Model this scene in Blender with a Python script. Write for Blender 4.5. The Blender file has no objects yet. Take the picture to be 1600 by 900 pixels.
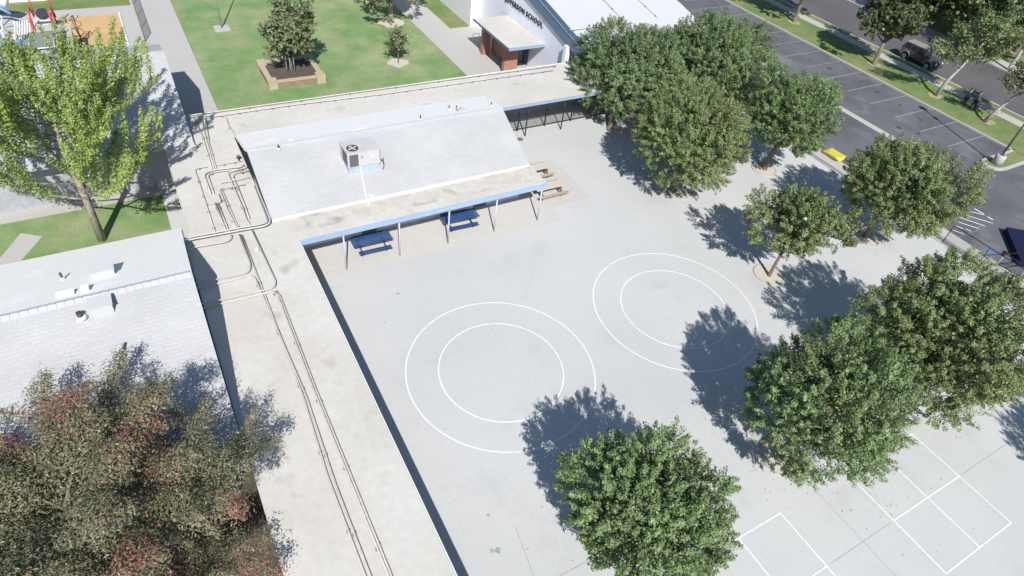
import bpy, bmesh, math, random
import numpy as np
from mathutils import Vector, Matrix

# ------------------------------------------------------------------ camera, light, exposure
scene = bpy.context.scene
COL = scene.collection
CAM_ROT = [[0.868922, 0.26616, -0.417292], [-0.483808, 0.634624, -0.602646], [0.104423, 0.725542, 0.680209]]
cam_d = bpy.data.cameras.new("camera"); cam = bpy.data.objects.new("camera", cam_d); COL.objects.link(cam)
cam_d.sensor_width = 36.0; cam_d.lens = 985.0 / 1600.0 * 36.0
cam_d.clip_start = 0.5; cam_d.clip_end = 2000
M = Matrix(CAM_ROT).to_4x4(); M.translation = Vector((0, 0, 24.5)); cam.matrix_world = M
scene.camera = cam

SUN_DIR = Vector((-.35, -.98, 1.0)).normalized()      # towards the sun
world = bpy.data.worlds.new("World"); scene.world = world; world.use_nodes = True
nt = world.node_tree; nt.nodes.clear()
sky = nt.nodes.new('ShaderNodeTexSky'); sky.sky_type = 'NISHITA'; sky.sun_disc = False
sky.sun_elevation = math.asin(SUN_DIR.z); sky.sun_rotation = math.atan2(SUN_DIR.x, SUN_DIR.y)
sky.air_density = 1.1; sky.dust_density = 0.4; sky.ozone_density = 2.0
bgn = nt.nodes.new('ShaderNodeBackground'); bgn.inputs[1].default_value = 0.082
wo = nt.nodes.new('ShaderNodeOutputWorld')
nt.links.new(sky.outputs[0], bgn.inputs[0]); nt.links.new(bgn.outputs[0], wo.inputs[0])
sun_d = bpy.data.lights.new("sun", 'SUN'); sun_d.energy = 4.6; sun_d.angle = math.radians(0.53); sun_d.color = (1.0, .965, .91)
sun = bpy.data.objects.new("sun", sun_d); COL.objects.link(sun)
sun.rotation_euler = SUN_DIR.to_track_quat('Z', 'Y').to_euler(); sun.location = SUN_DIR * 80
scene.view_settings.view_transform = 'Standard'; scene.view_settings.look = 'None'
scene.view_settings.exposure = 0.43; scene.view_settings.gamma = 1.0
scene.view_settings.use_curve_mapping = False

# ------------------------------------------------------------------ helpers
rnd = random.Random(11)
def tag(o, label=None, cat=None, group=None, kind=None):
    if label: o['label'] = label
    if cat: o['category'] = cat
    if group: o['group'] = group
    if kind: o['kind'] = kind
    return o
def empty(name, loc, label, cat, group=None, rz=0):
    o = bpy.data.objects.new(name, None); COL.objects.link(o)
    o.location = loc; o.rotation_euler = (0, 0, rz); o.empty_display_size = .3
    return tag(o, label, cat, group)

class MB:
    """collects shapes; build() links them as one mesh object"""
    def __init__(s): s.v = []; s.f = []; s.sm = []
    def poly(s, pts, smooth=False):
        n = len(s.v); s.v += [tuple(p) for p in pts]; s.f.append(tuple(range(n, n+len(pts)))); s.sm.append(smooth); return s
    def prism(s, pts, z0, z1):
        n = len(s.v); k = len(pts)
        a = sum(pts[i][0]*pts[(i+1) % k][1]-pts[(i+1) % k][0]*pts[i][1] for i in range(k))
        if a < 0: pts = pts[::-1]
        f0 = (lambda p: z0) if not callable(z0) else z0
        f1 = (lambda p: z1) if not callable(z1) else z1
        s.v += [(p[0], p[1], f0(p)) for p in pts] + [(p[0], p[1], f1(p)) for p in pts]
        s.f.append(tuple(range(n+k-1, n-1, -1))); s.f.append(tuple(range(n+k, n+2*k)))
        for i in range(k):
            j = (i+1) % k; s.f.append((n+i, n+j, n+k+j, n+k+i))
        s.sm += [False]*(k+2); return s
    def box(s, x0, x1, y0, y1, z0, z1):
        return s.prism([(x0, y0), (x1, y0), (x1, y1), (x0, y1)], z0, z1)
    def hexa(s, P):      # 8 points: bottom 4 then top 4, counter-clockwise from above
        n = len(s.v); s.v += [tuple(p) for p in P]
        for q in ((3,2,1,0),(4,5,6,7),(0,1,5,4),(1,2,6,5),(2,3,7,6),(3,0,4,7)): s.f.append(tuple(n+i for i in q)); s.sm.append(False)
        return s
    def tube(s, pts, rad, n=8, cap=True, smooth=True):
        pts = [Vector(p) for p in pts]; rads = rad if isinstance(rad, (list, tuple)) else [rad]*len(pts)
        base = len(s.v); prev = None
        for i, p in enumerate(pts):
            d = (pts[min(i+1, len(pts)-1)] - pts[max(i-1, 0)])
            if d.length < 1e-9: d = Vector((0, 0, 1))
            d.normalize()
            if prev is None:
                a = Vector((0, 0, 1)) if abs(d.z) < .9 else Vector((1, 0, 0)); u = d.cross(a).normalized()
            else:
                u = prev - d*prev.dot(d); u.normalize()
            prev = u; w = d.cross(u)
            for k in range(n):
                t = 2*math.pi*k/n; q = p + (u*math.cos(t)+w*math.sin(t))*rads[i]; s.v.append(tuple(q))
        for i in range(len(pts)-1):
            for k in range(n):
                a = base+i*n+k; b = base+i*n+(k+1) % n
                s.f.append((a, b, b+n, a+n)); s.sm.append(smooth)
        if cap:
            s.f.append(tuple(base+k for k in range(n-1, -1, -1))); s.sm.append(False)
            e = base+(len(pts)-1)*n; s.f.append(tuple(e+k for k in range(n))); s.sm.append(False)
        return s
    def bar(s, a, b, w, h=None):       # square bar
        a = Vector(a); b = Vector(b); d = (b-a).normalized(); h = h or w
        up = Vector((0, 0, 1)) if abs(d.z) < .95 else Vector((0, 1, 0))
        u = d.cross(up).normalized()*w/2; v = u.normalized().cross(d)*h/2
        return s.hexa([a-u-v, a+u-v, b+u-v, b-u-v, a-u+v, a+u+v, b+u+v, b-u+v])
    def lathe(s, prof, c=(0, 0, 0), n=24, smooth=True):
        base = len(s.v)
        for r, z in prof:
            for k in range(n):
                t = 2*math.pi*k/n; s.v.append((c[0]+r*math.cos(t), c[1]+r*math.sin(t), c[2]+z))
        for i in range(len(prof)-1):
            for k in range(n):
                a = base+i*n+k; b = base+i*n+(k+1) % n; s.f.append((a, b, b+n, a+n)); s.sm.append(smooth)
        if prof[0][0] > 1e-4: s.f.append(tuple(base+k for k in range(n-1, -1, -1))); s.sm.append(False)
        if prof[-1][0] > 1e-4: e = base+(len(prof)-1)*n; s.f.append(tuple(e+k for k in range(n))); s.sm.append(False)
        return s
    def ellipsoid(s, c, r, n=12, m=8):
        return s.lathe_scaled([(math.sin(math.pi*i/m), -math.cos(math.pi*i/m)) for i in range(m+1)], c, r, n)
    def lathe_scaled(s, prof, c, r, n):
        base = len(s.v)
        for rr, z in prof:
            rr = max(rr, 1e-3)
            for k in range(n):
                t = 2*math.pi*k/n; s.v.append((c[0]+rr*r[0]*math.cos(t), c[1]+rr*r[1]*math.sin(t), c[2]+z*r[2]))
        for i in range(len(prof)-1):
            for k in range(n):
                a = base+i*n+k; b = base+i*n+(k+1) % n; s.f.append((a, b, b+n, a+n)); s.sm.append(True)
        return s
    def build(s, name, mat, parent=None, local=False, bevel=0, kind=None):
        v = s.v
        if parent is not None and not local:
            L = parent.location
            if parent.parent: L = L + parent.parent.location
            v = [(p[0]-L[0], p[1]-L[1], p[2]-L[2]) for p in v]
        me = bpy.data.meshes.new(name); me.from_pydata(v, [], s.f); me.update()
        me.polygons.foreach_set('use_smooth', s.sm)
        me.materials.append(mat)
        o = bpy.data.objects.new(name, me); COL.objects.link(o)
        if parent is not None: o.parent = parent
        if bevel:
            m = o.modifiers.new('bevel', 'BEVEL'); m.width = bevel; m.segments = 2; m.limit_method = 'ANGLE'
        if kind: o['kind'] = kind
        return o

# ------------------------------------------------------------------ materials
def _new(name):
    m = bpy.data.materials.new(name); m.use_nodes = True; n = m.node_tree; b = n.nodes['Principled BSDF']; return m, n, b
def mat(name, col, rough=.8, var=.12, scale=3.0, bump=.0, col2=None, big=.25, bigamt=.5, metal=0, spec=.3, spots=None, spot_scale=1.2, spot_lo=.62, spot_hi=.72, stretch=None):
    """base colour with fine and broad natural variation; col2 = second tone in broad patches; spots = colour of scattered stains"""
    m, n, b = _new(name); N = n.nodes; Lk = n.links
    tc = N.new('ShaderNodeTexCoord'); src = tc.outputs['Object']
    geo = N.new('ShaderNodeNewGeometry'); src = geo.outputs['Position']
    if stretch:
        mp = N.new('ShaderNodeMapping'); mp.inputs['Scale'].default_value = stretch; Lk.new(src, mp.inputs[0]); src = mp.outputs[0]
    n1 = N.new('ShaderNodeTexNoise'); n1.inputs['Scale'].default_value = scale; n1.inputs['Detail'].default_value = 6; Lk.new(src, n1.inputs['Vector'])
    n2 = N.new('ShaderNodeTexNoise'); n2.inputs['Scale'].default_value = big; n2.inputs['Detail'].default_value = 4; Lk.new(src, n2.inputs['Vector'])
    mx = N.new('ShaderNodeMix'); mx.data_type = 'RGBA'
    c2 = col2 or tuple(c*(1-var) for c in col)
    mx.inputs[6].default_value = (*col, 1); mx.inputs[7].default_value = (*c2, 1)
    mr = N.new('ShaderNodeMapRange'); mr.inputs[1].default_value = .38; mr.inputs[2].default_value = .66; mr.inputs[4].default_value = bigamt if not col2 else 1
    Lk.new(n2.outputs[0], mr.inputs[0]); Lk.new(mr.outputs[0], mx.inputs[0])
    mr2 = N.new('ShaderNodeMapRange'); mr2.inputs[1].default_value = .3; mr2.inputs[2].default_value = .7; mr2.inputs[3].default_value = 1-var; mr2.inputs[4].default_value = 1+var
    Lk.new(n1.outputs[0], mr2.inputs[0])
    mul = N.new('ShaderNodeMix'); mul.data_type = 'RGBA'; mul.blend_type = 'MULTIPLY'; mul.inputs[0].default_value = 1
    Lk.new(mx.outputs[2], mul.inputs[6]); Lk.new(mr2.outputs[0], mul.inputs[7]); out = mul.outputs[2]
    if spots:
        n3 = N.new('ShaderNodeTexNoise'); n3.inputs['Scale'].default_value = spot_scale; n3.inputs['Detail'].default_value = 5; Lk.new(src, n3.inputs['Vector'])
        m3 = N.new('ShaderNodeMapRange'); m3.inputs[1].default_value = spot_lo; m3.inputs[2].default_value = spot_hi; Lk.new(n3.outputs[0], m3.inputs[0])
        x3 = N.new('ShaderNodeMix'); x3.data_type = 'RGBA'; x3.inputs[7].default_value = (*spots, 1)
        Lk.new(m3.outputs[0], x3.inputs[0]); Lk.new(out, x3.inputs[6]); out = x3.outputs[2]
    Lk.new(out, b.inputs['Base Color']); b.inputs['Roughness'].default_value = rough; b.inputs['Metallic'].default_value = metal
    b.inputs['Specular IOR Level'].default_value = spec
    if bump:
        bp = N.new('ShaderNodeBump'); bp.inputs['Strength'].default_value = bump; bp.inputs['Distance'].default_value = .02
        Lk.new(n1.outputs[0], bp.inputs['Height']); Lk.new(bp.outputs[0], b.inputs['Normal'])
    return m
def plain(name, col, rough=.5, metal=0, spec=.5):
    return mat(name, col, rough=rough, metal=metal, spec=spec, var=.06, scale=4)
def shingle(name, col, dark, w=.9, h=.28):
    m, n, b = _new(name); N = n.nodes; Lk = n.links
    geo = N.new('ShaderNodeNewGeometry')
    mp = N.new('ShaderNodeMapping'); Lk.new(geo.outputs['Position'], mp.inputs[0])
    bt = N.new('ShaderNodeTexBrick'); bt.inputs['Scale'].default_value = 1; bt.inputs['Brick Width'].default_value = w; bt.inputs['Row Height'].default_value = h
    bt.inputs['Mortar Size'].default_value = .014; bt.inputs['Mortar Smooth'].default_value = .3
    bt.inputs['Color1'].default_value = (*col, 1); bt.inputs['Color2'].default_value = (*[c*.94 for c in col], 1); bt.inputs['Mortar'].default_value = (*dark, 1)
    nz = N.new('ShaderNodeTexNoise'); nz.inputs['Scale'].default_value = .8; nz.inputs['Detail'].default_value = 3; Lk.new(geo.outputs['Position'], nz.inputs['Vector'])
    ad = N.new('ShaderNodeMix'); ad.data_type = 'VECTOR'; ad.blend_type = 'LINEAR_LIGHT' if False else 'MIX'
    vm = N.new('ShaderNodeVectorMath'); vm.operation = 'MULTIPLY_ADD'; Lk.new(nz.outputs[1], vm.inputs[0]); vm.inputs[1].default_value = (.12, .07, 0); Lk.new(mp.outputs[0], vm.inputs[2])
    Lk.new(vm.outputs[0], bt.inputs['Vector'])
    n2 = N.new('ShaderNodeTexNoise'); n2.inputs['Scale'].default_value = .35; n2.inputs['Detail'].default_value = 6; Lk.new(geo.outputs['Position'], n2.inputs['Vector'])
    mr = N.new('ShaderNodeMapRange'); mr.inputs[1].default_value = .3; mr.inputs[2].default_value = .7; mr.inputs[3].default_value = .92; mr.inputs[4].default_value = 1.05; Lk.new(n2.outputs[0], mr.inputs[0])
    mul = N.new('ShaderNodeMix'); mul.data_type = 'RGBA'; mul.blend_type = 'MULTIPLY'; mul.inputs[0].default_value = 1
    Lk.new(bt.outputs[0], mul.inputs[6]); Lk.new(mr.outputs[0], mul.inputs[7]); Lk.new(mul.outputs[2], b.inputs['Base Color'])
    b.inputs['Roughness'].default_value = .75; b.inputs['Specular IOR Level'].default_value = .25
    bp = N.new('ShaderNodeBump'); bp.inputs['Strength'].default_value = .4; bp.inputs['Distance'].default_value = .02; bp.invert = True
    Lk.new(bt.outputs[1], bp.inputs['Height']); Lk.new(bp.outputs[0], b.inputs['Normal'])
    return m
def brickmat(name, c1, c2, mortar, w=.22, h=.075):
    m, n, b = _new(name); N = n.nodes; Lk = n.links
    geo = N.new('ShaderNodeNewGeometry'); sp = N.new('ShaderNodeSeparateXYZ'); cb = N.new('ShaderNodeCombineXYZ'); ad = N.new('ShaderNodeMath')
    Lk.new(geo.outputs['Position'], sp.inputs[0]); Lk.new(sp.outputs[0], ad.inputs[0]); Lk.new(sp.outputs[1], ad.inputs[1])
    Lk.new(ad.outputs[0], cb.inputs[0]); Lk.new(sp.outputs[2], cb.inputs[1])
    bt = N.new('ShaderNodeTexBrick'); bt.inputs['Scale'].default_value = 1; bt.inputs['Brick Width'].default_value = w; bt.inputs['Row Height'].default_value = h
    bt.inputs['Mortar Size'].default_value = .008
    bt.inputs['Color1'].default_value = (*c1, 1); bt.inputs['Color2'].default_value = (*c2, 1); bt.inputs['Mortar'].default_value = (*mortar, 1)
    Lk.new(cb.outputs[0], bt.inputs['Vector']); Lk.new(bt.outputs[0], b.inputs['Base Color']); b.inputs['Roughness'].default_value = .85
    return m
def leafmat(name, dark, light, other=None, spec=.45, trans=.22, rough=.45):
    m, n, b = _new(name); N = n.nodes; Lk = n.links
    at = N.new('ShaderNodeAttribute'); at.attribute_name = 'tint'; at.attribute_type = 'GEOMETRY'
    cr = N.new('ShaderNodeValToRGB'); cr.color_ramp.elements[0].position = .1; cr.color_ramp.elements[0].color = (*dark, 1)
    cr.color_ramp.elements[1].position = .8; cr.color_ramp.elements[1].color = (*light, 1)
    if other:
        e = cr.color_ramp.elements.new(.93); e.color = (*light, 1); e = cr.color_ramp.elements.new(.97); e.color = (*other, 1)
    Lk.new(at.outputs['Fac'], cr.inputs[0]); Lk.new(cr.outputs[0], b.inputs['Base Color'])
    b.inputs['Roughness'].default_value = rough; b.inputs['Specular IOR Level'].default_value = spec
    tr = N.new('ShaderNodeBsdfTranslucent'); Lk.new(cr.outputs[0], tr.inputs[0]); ms = N.new('ShaderNodeMixShader'); ms.inputs[0].default_value = trans
    out = N['Material Output']; Lk.new(b.outputs[0], ms.inputs[1]); Lk.new(tr.outputs[0], ms.inputs[2]); Lk.new(ms.outputs[0], out.inputs[0])
    return m
def grassmat(name, a, b2, dry, s=1.0):
    m, n, b = _new(name); N = n.nodes; Lk = n.links
    geo = N.new('ShaderNodeNewGeometry')
    def noise(sc, det=6, rough=.6):
        t = N.new('ShaderNodeTexNoise'); t.inputs['Scale'].default_value = sc*s; t.inputs['Detail'].default_value = det; t.inputs['Roughness'].default_value = rough
        Lk.new(geo.outputs['Position'], t.inputs['Vector']); return t
    n1 = noise(.5); n2 = noise(.14, 5, .7); n3 = noise(9, 8, .75)
    m1 = N.new('ShaderNodeMix'); m1.data_type = 'RGBA'; m1.inputs[6].default_value = (*a, 1); m1.inputs[7].default_value = (*b2, 1)
    r1 = N.new('ShaderNodeMapRange'); r1.inputs[1].default_value = .35; r1.inputs[2].default_value = .65; Lk.new(n1.outputs[0], r1.inputs[0]); Lk.new(r1.outputs[0], m1.inputs[0])
    m2 = N.new('ShaderNodeMix'); m2.data_type = 'RGBA'; m2.inputs[7].default_value = (*dry, 1); Lk.new(m1.outputs[2], m2.inputs[6])
    r2 = N.new('ShaderNodeMapRange'); r2.inputs[1].default_value = .44; r2.inputs[2].default_value = .68; r2.inputs[4].default_value = .8; Lk.new(n2.outputs[0], r2.inputs[0]); Lk.new(r2.outputs[0], m2.inputs[0])
    r3 = N.new('ShaderNodeMapRange'); r3.inputs[1].default_value = .3; r3.inputs[2].default_value = .7; r3.inputs[3].default_value = .75; r3.inputs[4].default_value = 1.25; Lk.new(n3.outputs[0], r3.inputs[0])
    mu = N.new('ShaderNodeMix'); mu.data_type = 'RGBA'; mu.blend_type = 'MULTIPLY'; mu.inputs[0].default_value = 1; Lk.new(m2.outputs[2], mu.inputs[6]); Lk.new(r3.outputs[0], mu.inputs[7])
    Lk.new(mu.outputs[2], b.inputs['Base Color']); b.inputs['Roughness'].default_value = .95; b.inputs['Specular IOR Level'].default_value = .1
    bp = N.new('ShaderNodeBump'); bp.inputs['Strength'].default_value = .6; bp.inputs['Distance'].default_value = .05; Lk.new(n3.outputs[0], bp.inputs['Height']); Lk.new(bp.outputs[0], b.inputs['Normal'])
    return m

M_play = mat('playground_concrete', (.487, .491, .488), rough=.85, var=.03, scale=5, big=.12, col2=(.448, .455, .455), bump=.15, spots=(.405, .41, .41), spot_scale=.4, spot_lo=.58, spot_hi=.85)
M_path = mat('path_concrete', (.42, .41, .39), rough=.9, var=.06, scale=6, big=.3, bump=.15)
M_pad = mat('pad_concrete', (.50, .455, .40), rough=.9, var=.08, scale=4, big=.5, bump=.15)
M_kerb = mat('kerb_concrete', (.42, .41, .375), rough=.9, var=.08, scale=5)
M_asph = mat('asphalt', (.125, .128, .142), rough=.9, var=.12, scale=14, big=.22, col2=(.088, .092, .104), bump=.3, spots=(.20, .20, .20), spot_scale=.35, spot_lo=.54, spot_hi=.78)
M_road = mat('road_asphalt', (.115, .112, .115), rough=.9, var=.1, scale=12, big=.2, col2=(.09, .09, .095), bump=.3)
M_grass = grassmat('lawn_grass', (.135, .235, .085), (.19, .28, .12), (.36, .34, .21))
M_grass2 = grassmat('verge_grass', (.115, .185, .065), (.17, .215, .085), (.28, .25, .14), 1.3)
M_soil = mat('soil', (.10, .085, .065), rough=1, var=.25, scale=4, bump=.5)
M_earth = mat('earth', (.20, .18, .14), rough=1, var=.2, scale=1.5, bump=.3)
M_walk = mat('walkway_roof_coating', (.50, .478, .44), rough=.8, var=.045, scale=3.5, big=.35, col2=(.545, .53, .50), bump=.25, spots=(.38, .35, .30), spot_scale=.7, spot_lo=.61, spot_hi=.80)
M_roof_painted_light = mat('smooth_coating_painted_light', (.84, .83, .81), rough=.75, var=.03, scale=3, big=.3, bump=.15, spots=(.88, .87, .86), spot_scale=.5, spot_lo=.62, spot_hi=.7)  # smooth coating, its colour brightened to make up for weak sun on north slopes
M_beige_patch = mat('stained_roof_coating', (.50, .465, .41), rough=.85, var=.08, scale=2.2, big=.8, bump=.2, col2=(.57, .55, .51), spots=(.34, .325, .29), spot_scale=.8, spot_lo=.52, spot_hi=.7)
M_shing = shingle('white_coated_shingles', (.445, .448, .458), (.405, .41, .42), .32, .17)
M_hall = mat('hall_roof_membrane', (.50, .51, .53), rough=.75, var=.03, scale=3, big=.3, bump=.15)
M_seal = plain('white_sealant', (.72, .72, .70), .6)
M_blue_f = mat('blue_fascia_paint', (.29, .39, .54), rough=.5, var=.05)
M_lav = mat('lavender_wall_paint', (.66, .665, .76), rough=.8, var=.03, scale=1.5)
M_lav2 = mat('pale_lavender_stucco', (.76, .77, .86), rough=.85, var=.03, scale=1.2)
M_wht = mat('white_stucco', (.72, .72, .73), rough=.85, var=.03)
M_slate = mat('slate_blue_fascia', (.13, .18, .27), rough=.6, var=.05)
M_slate2 = mat('light_blue_trim', (.27, .34, .46), rough=.6, var=.05)
M_pipe = mat('pipe_paint', (.50, .48, .45), rough=.5, var=.1, scale=6)
M_dark = plain('black_metal', (.015, .016, .02), .45)
M_supp = mat('pipe_support', (.16, .15, .14), rough=.9)
M_post = mat('post_paint', (.46, .50, .62), rough=.5, var=.05)
M_bluet = mat('blue_table_coating', (.025, .07, .20), rough=.4, var=.1)
M_bluef = plain('dark_blue_frame', (.012, .03, .11), .4)
M_hvac = mat('hvac_cabinet', (.48, .465, .475), rough=.45, var=.05, scale=3)
M_hvacd = mat('hvac_coil', (.11, .11, .12), rough=.6, var=.1)
M_curb = mat('blue_curb_paint', (.36, .45, .60), rough=.6)
M_vent = mat('galvanised_vent', (.45, .46, .48), rough=.6, var=.08)
M_ventd = plain('dark_vent', (.05, .05, .055), .6)
M_line = mat('white_line_paint', (.72, .72, .71), rough=.7, var=.08, scale=8, spots=(.60, .60, .59), spot_scale=5, spot_lo=.54, spot_hi=.66)
M_lotline = mat('worn_line_paint', (.26, .265, .28), rough=.8, var=.25, scale=5)
M_joint = mat('joint_filler', (.30, .30, .30), rough=.9, var=.2)
M_stain = mat('grime', (.33, .34, .33), rough=.9, var=.2)
M_brick = brickmat('red_brick', (.36, .15, .11), (.30, .12, .09), (.36, .26, .22))
M_stone = brickmat('planter_stone', (.28, .21, .14), (.22, .16, .105), (.16, .13, .1), .5, .2)
M_stonecap = mat('planter_cap', (.43, .36, .26), rough=.9, var=.12, scale=5, bump=.3)
M_bark = mat('grey_bark', (.20, .165, .13), rough=.95, var=.3, scale=9, bump=.8)
M_barkp = mat('pale_bark', (.38, .34, .27), rough=.95, var=.25, scale=5, bump=.6, spots=(.2, .17, .12), spot_scale=3, spot_lo=.5, spot_hi=.6)
M_barkw = mat('whitish_bark', (.40, .37, .33), rough=.95, var=.3, scale=6, bump=.6)
M_twig = mat('reddish_twig', (.34, .22, .17), rough=.95, var=.25, scale=6)
M_yellow = mat('yellow_ramp_paint', (.58, .54, .07), rough=.6, var=.06)
M_tan = mat('tan_wood', (.40, .31, .24), rough=.8, var=.1, scale=5)
M_brown = mat('brown_wood', (.17, .11, .09), rough=.8, var=.1, scale=5)
M_rubber = mat('orange_rubber', (.54, .36, .18), rough=.95, var=.14, scale=9, bump=.3, col2=(.49, .32, .155), big=.6)
M_red = mat('red_paint', (.45, .05, .05), rough=.4)
M_plast = plain('white_plastic', (.72, .73, .75), .4)
M_bluep = mat('blue_plastic', (.16, .30, .62), rough=.4)
M_glass = plain('dark_glass', (.02, .025, .03), .08)
M_car = mat('grey_car_paint', (.085, .085, .09), rough=.35, var=.04)
M_carl = mat('pale_grey_trim', (.28, .27, .26), rough=.5)
M_tyre = plain('tyre_rubber', (.02, .02, .02), .8)
M_rim = plain('wheel_alloy', (.45, .45, .46), .35, metal=.3)
M_letter = plain('black_letter', (.012, .012, .015), .4)
M_sail = mat('navy_canvas', (.006, .010, .045), rough=.8, var=.1)
M_blueline = mat('blue_line_paint', (.14, .18, .34), rough=.8, var=.2)
M_steel = plain('brushed_steel', (.45, .46, .48), .35, metal=.4)
M_skin = plain('skin', (.42, .26, .18), .6)
M_hair = plain('hair', (.02, .015, .012), .7)
M_sky = mat('skylight_blue', (.30, .45, .68), rough=.3)

# ------------------------------------------------------------------ the setting
def sheet(name, pts, z, m):
    mb = MB(); mb.poly([(x, y, z) for x, y in pts]); return mb.build(name, m, kind='structure')
def rect(x0, x1, y0, y1): return [(x0, y0), (x1, y0), (x1, y1), (x0, y1)]
sheet('ground', rect(-500, 600, -500, 700), -.06, M_earth)
sheet('pavement', [(.3, -60), (45.3, -60), (45.3, 41.0), (-1.0, 41.0), (-1.0, 29.0), (.3, 29.0)], 0, M_play)
sheet('path', rect(.66, 4.08, 41.0, 110), 0.004, M_path)
sheet('lawn', rect(4.1, 24.55, 41.0, 110), .0, M_grass)
sheet('path', rect(24.57, 27.6, 41.0, 110), .004, M_path)
sheet('path', rect(27.6, 40, 41.0, 57.0), .003, M_path)
sheet('lawn', rect(27.6, 40, 57.02, 110), .002, M_grass2)
sheet('lawn', rect(-40, -1.0, 28.0, 37.5), .0, M_grass)
sheet('path', rect(-40, -1.0, 37.5, 60.2), .002, M_path)
sheet('path', [(-9.9, 33.1), (-8.7, 33.1), (-7.3, 35.6), (-8.3, 36.3)], .006, M_path)
sheet('path', rect(-.9, .66, 41.0, 70.0), -.003, M_path)
sheet('soil', rect(-40, .32, -40, 28.0), -.02, M_soil)
sheet('path', rect(-40, .66, 60.2, 69.2), .001, M_path)
sheet('lawn', rect(-40, .66, 69.2, 110), .003, M_grass2)
sheet('rubber_ground', rect(-5.3, -.45, 60.5, 67.3), .012, M_rubber)
sheet('parking_lot', [(46.9, -80), (64.85, -80), (64.85, 140), (46.9, 140)], -.01, M_asph)
sheet('parking_lot', [(64.85, -80), (110, -80), (110, 18.2), (64.85, 18.2)], -.012, M_asph)
sheet('road', rect(73.1, 83.4, 18.2, 140), -.02, M_road)
sheet('verge', rect(65.05, 72.8, 18.5, 140), .10, M_grass2)
sheet('verge', rect(40, 45.3, 41, 110), .02, M_grass2)
sheet('sidewalk', rect(70.4, 71.85, 18.5, 140), .112, M_kerb)
sheet('sidewalk', rect(83.6, 86.2, 18.2, 140), .112, M_kerb)
sheet('verge', rect(86.2, 170, 18.2, 140), .10, M_grass2)
# kerbs
mb = MB(); mb.box(64.85, 65.07, 19.7, 140, -.06, .13); mb.build('kerb', M_kerb, kind='structure')
mb = MB(); mb.box(72.85, 73.1, 18.45, 140, -.06, .12); mb.build('kerb', M_kerb, kind='structure')
mb = MB(); mb.box(83.4, 83.6, 18.2, 140, -.06, .12); mb.build('kerb', M_kerb, kind='structure')
sheet('kerb_strip', rect(55.0, 55.75, 21.5, 140), -.003, M_kerb)
# island nose with the lamp
isl = [(65.07, 19.98), (62.7, 19.95), (60.7, 20.02), (60.0, 19.95), (59.55, 19.55), (59.4, 19.1), (59.6, 18.55), (60.1, 18.22), (60.9, 18.1), (64.9, 18.1), (80, 18.1)]
inn = [(65.07, 19.72), (62.7, 19.7), (60.75, 19.76), (60.15, 19.72), (59.85, 19.45), (59.74, 19.1), (59.88, 18.72), (60.25, 18.46), (60.95, 18.36), (64.9, 18.36), (80, 18.36)]
mb = MB()
for i in range(len(isl)-1):
    mb.prism([isl[i], isl[i+1], inn[i+1], inn[i]], -.05, .13)
mb.build('kerb', M_kerb, kind='structure')
mb = MB(); mb.poly([(x, y, .095) for x, y in inn[::-1][1:]][::-1] + [(64.9, 18.36, .095)][:0]); mb.build('verge', M_grass2, kind='structure')
# raised pavement between playground and parking lot
mb = MB(); mb.prism([(45.55, -60), (46.9, -60), (46.9, 24.2), (46.35, 24.5), (46.35, 25.9), (46.9, 26.2), (46.9, 27.6), (45.55, 27.6)], -.06, .13); mb.build('sidewalk', M_path, kind='structure')
sheet('gutter', rect(45.25, 45.55, -60, 41), .006, M_joint)
sheet('verge', rect(45.3, 46.9, 27.62, 140), .03, M_grass2)
mb = MB(); mb.box(45.1, 45.3, -60, 24.0, .0, .05); mb.build('kerb', M_kerb, kind='structure')

# painted markings
def ring(cx, cy, r, w, z, n=96):
    mb = MB()
    for k in range(n):
        a = 2*math.pi*k/n; b = 2*math.pi*(k+1)/n
        mb.poly([(cx+(r+s*w/2)*math.cos(t), cy+(r+s*w/2)*math.sin(t), z) for s, t in ((-1, a), (1, a), (1, b), (-1, b))])
    return mb
for cx, cy in ((11.64, 16.70), (22.98, 16.64)):
    for r in (4.74, 3.14): ring(cx, cy, r, .065, .008).build('painted_circle', M_line, kind='structure')
def line(mb, a, b, w, z):
    a = Vector((*a, z)); b = Vector((*b, z)); d = (b-a).normalized(); s = Vector((-d.y, d.x, 0))*w/2; e = d*0
    mb.poly([a-s, b-s, b+s, a+s])
for x0, x1 in ((23.40, 28.40), (13.90, 18.95)):
    xm = (x0+x1)/2; y0, ym, y1 = -.47, 2.09, 4.66; w = .065
    mb = MB()
    for x in (x0, x1): line(mb, (x, y0-w/2), (x, y1+w/2), w, .008)
    for y in (y0, ym, y1): line(mb, (x0+w/2, y), (x1-w/2, y), w, .008)
    for a, b in ((y0, ym), (ym, y1)): line(mb, (xm, a+w/2), (xm, b-w/2), w, .008)
    mb.build('court_lines', M_line, kind='structure')
mb = MB(); 
for k in range(-3, 20):
    y = 22.6+2.72*k
    if y > 21: line(mb, (59.3, y), (64.85, y), .10, -.004)
mb.build('parking_lines', M_lotline, kind='structure')
mb = MB()
for p, q in (((47.57, 14.65), (47.96, 13.97)), ((48.34, 14.88), (48.52, 14.41)), ((48.69, 14.34), (48.86, 13.98)), ((49.01, 15.09), (49.77, 13.95)), ((49.66, 15.46), (50.62, 13.95)), ((50.34, 15.62), (51.57, 13.93)), ((51.30, 15.61), (52.02, 14.83))):
    line(mb, p, q, .085, -.004)
line(mb, (52.06, 15.7), (52.08, 14.95), .12, -.004); line(mb, (52.03, 14.62), (52.06, 14.18), .12, -.004)
mb.build('hatch_lines', M_line, kind='structure')
mb = MB(); line(mb, (47.15, 13.9), (50.3, 13.85), .07, -.005); mb.build('accessible_bay_line', M_blueline, kind='structure')
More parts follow.
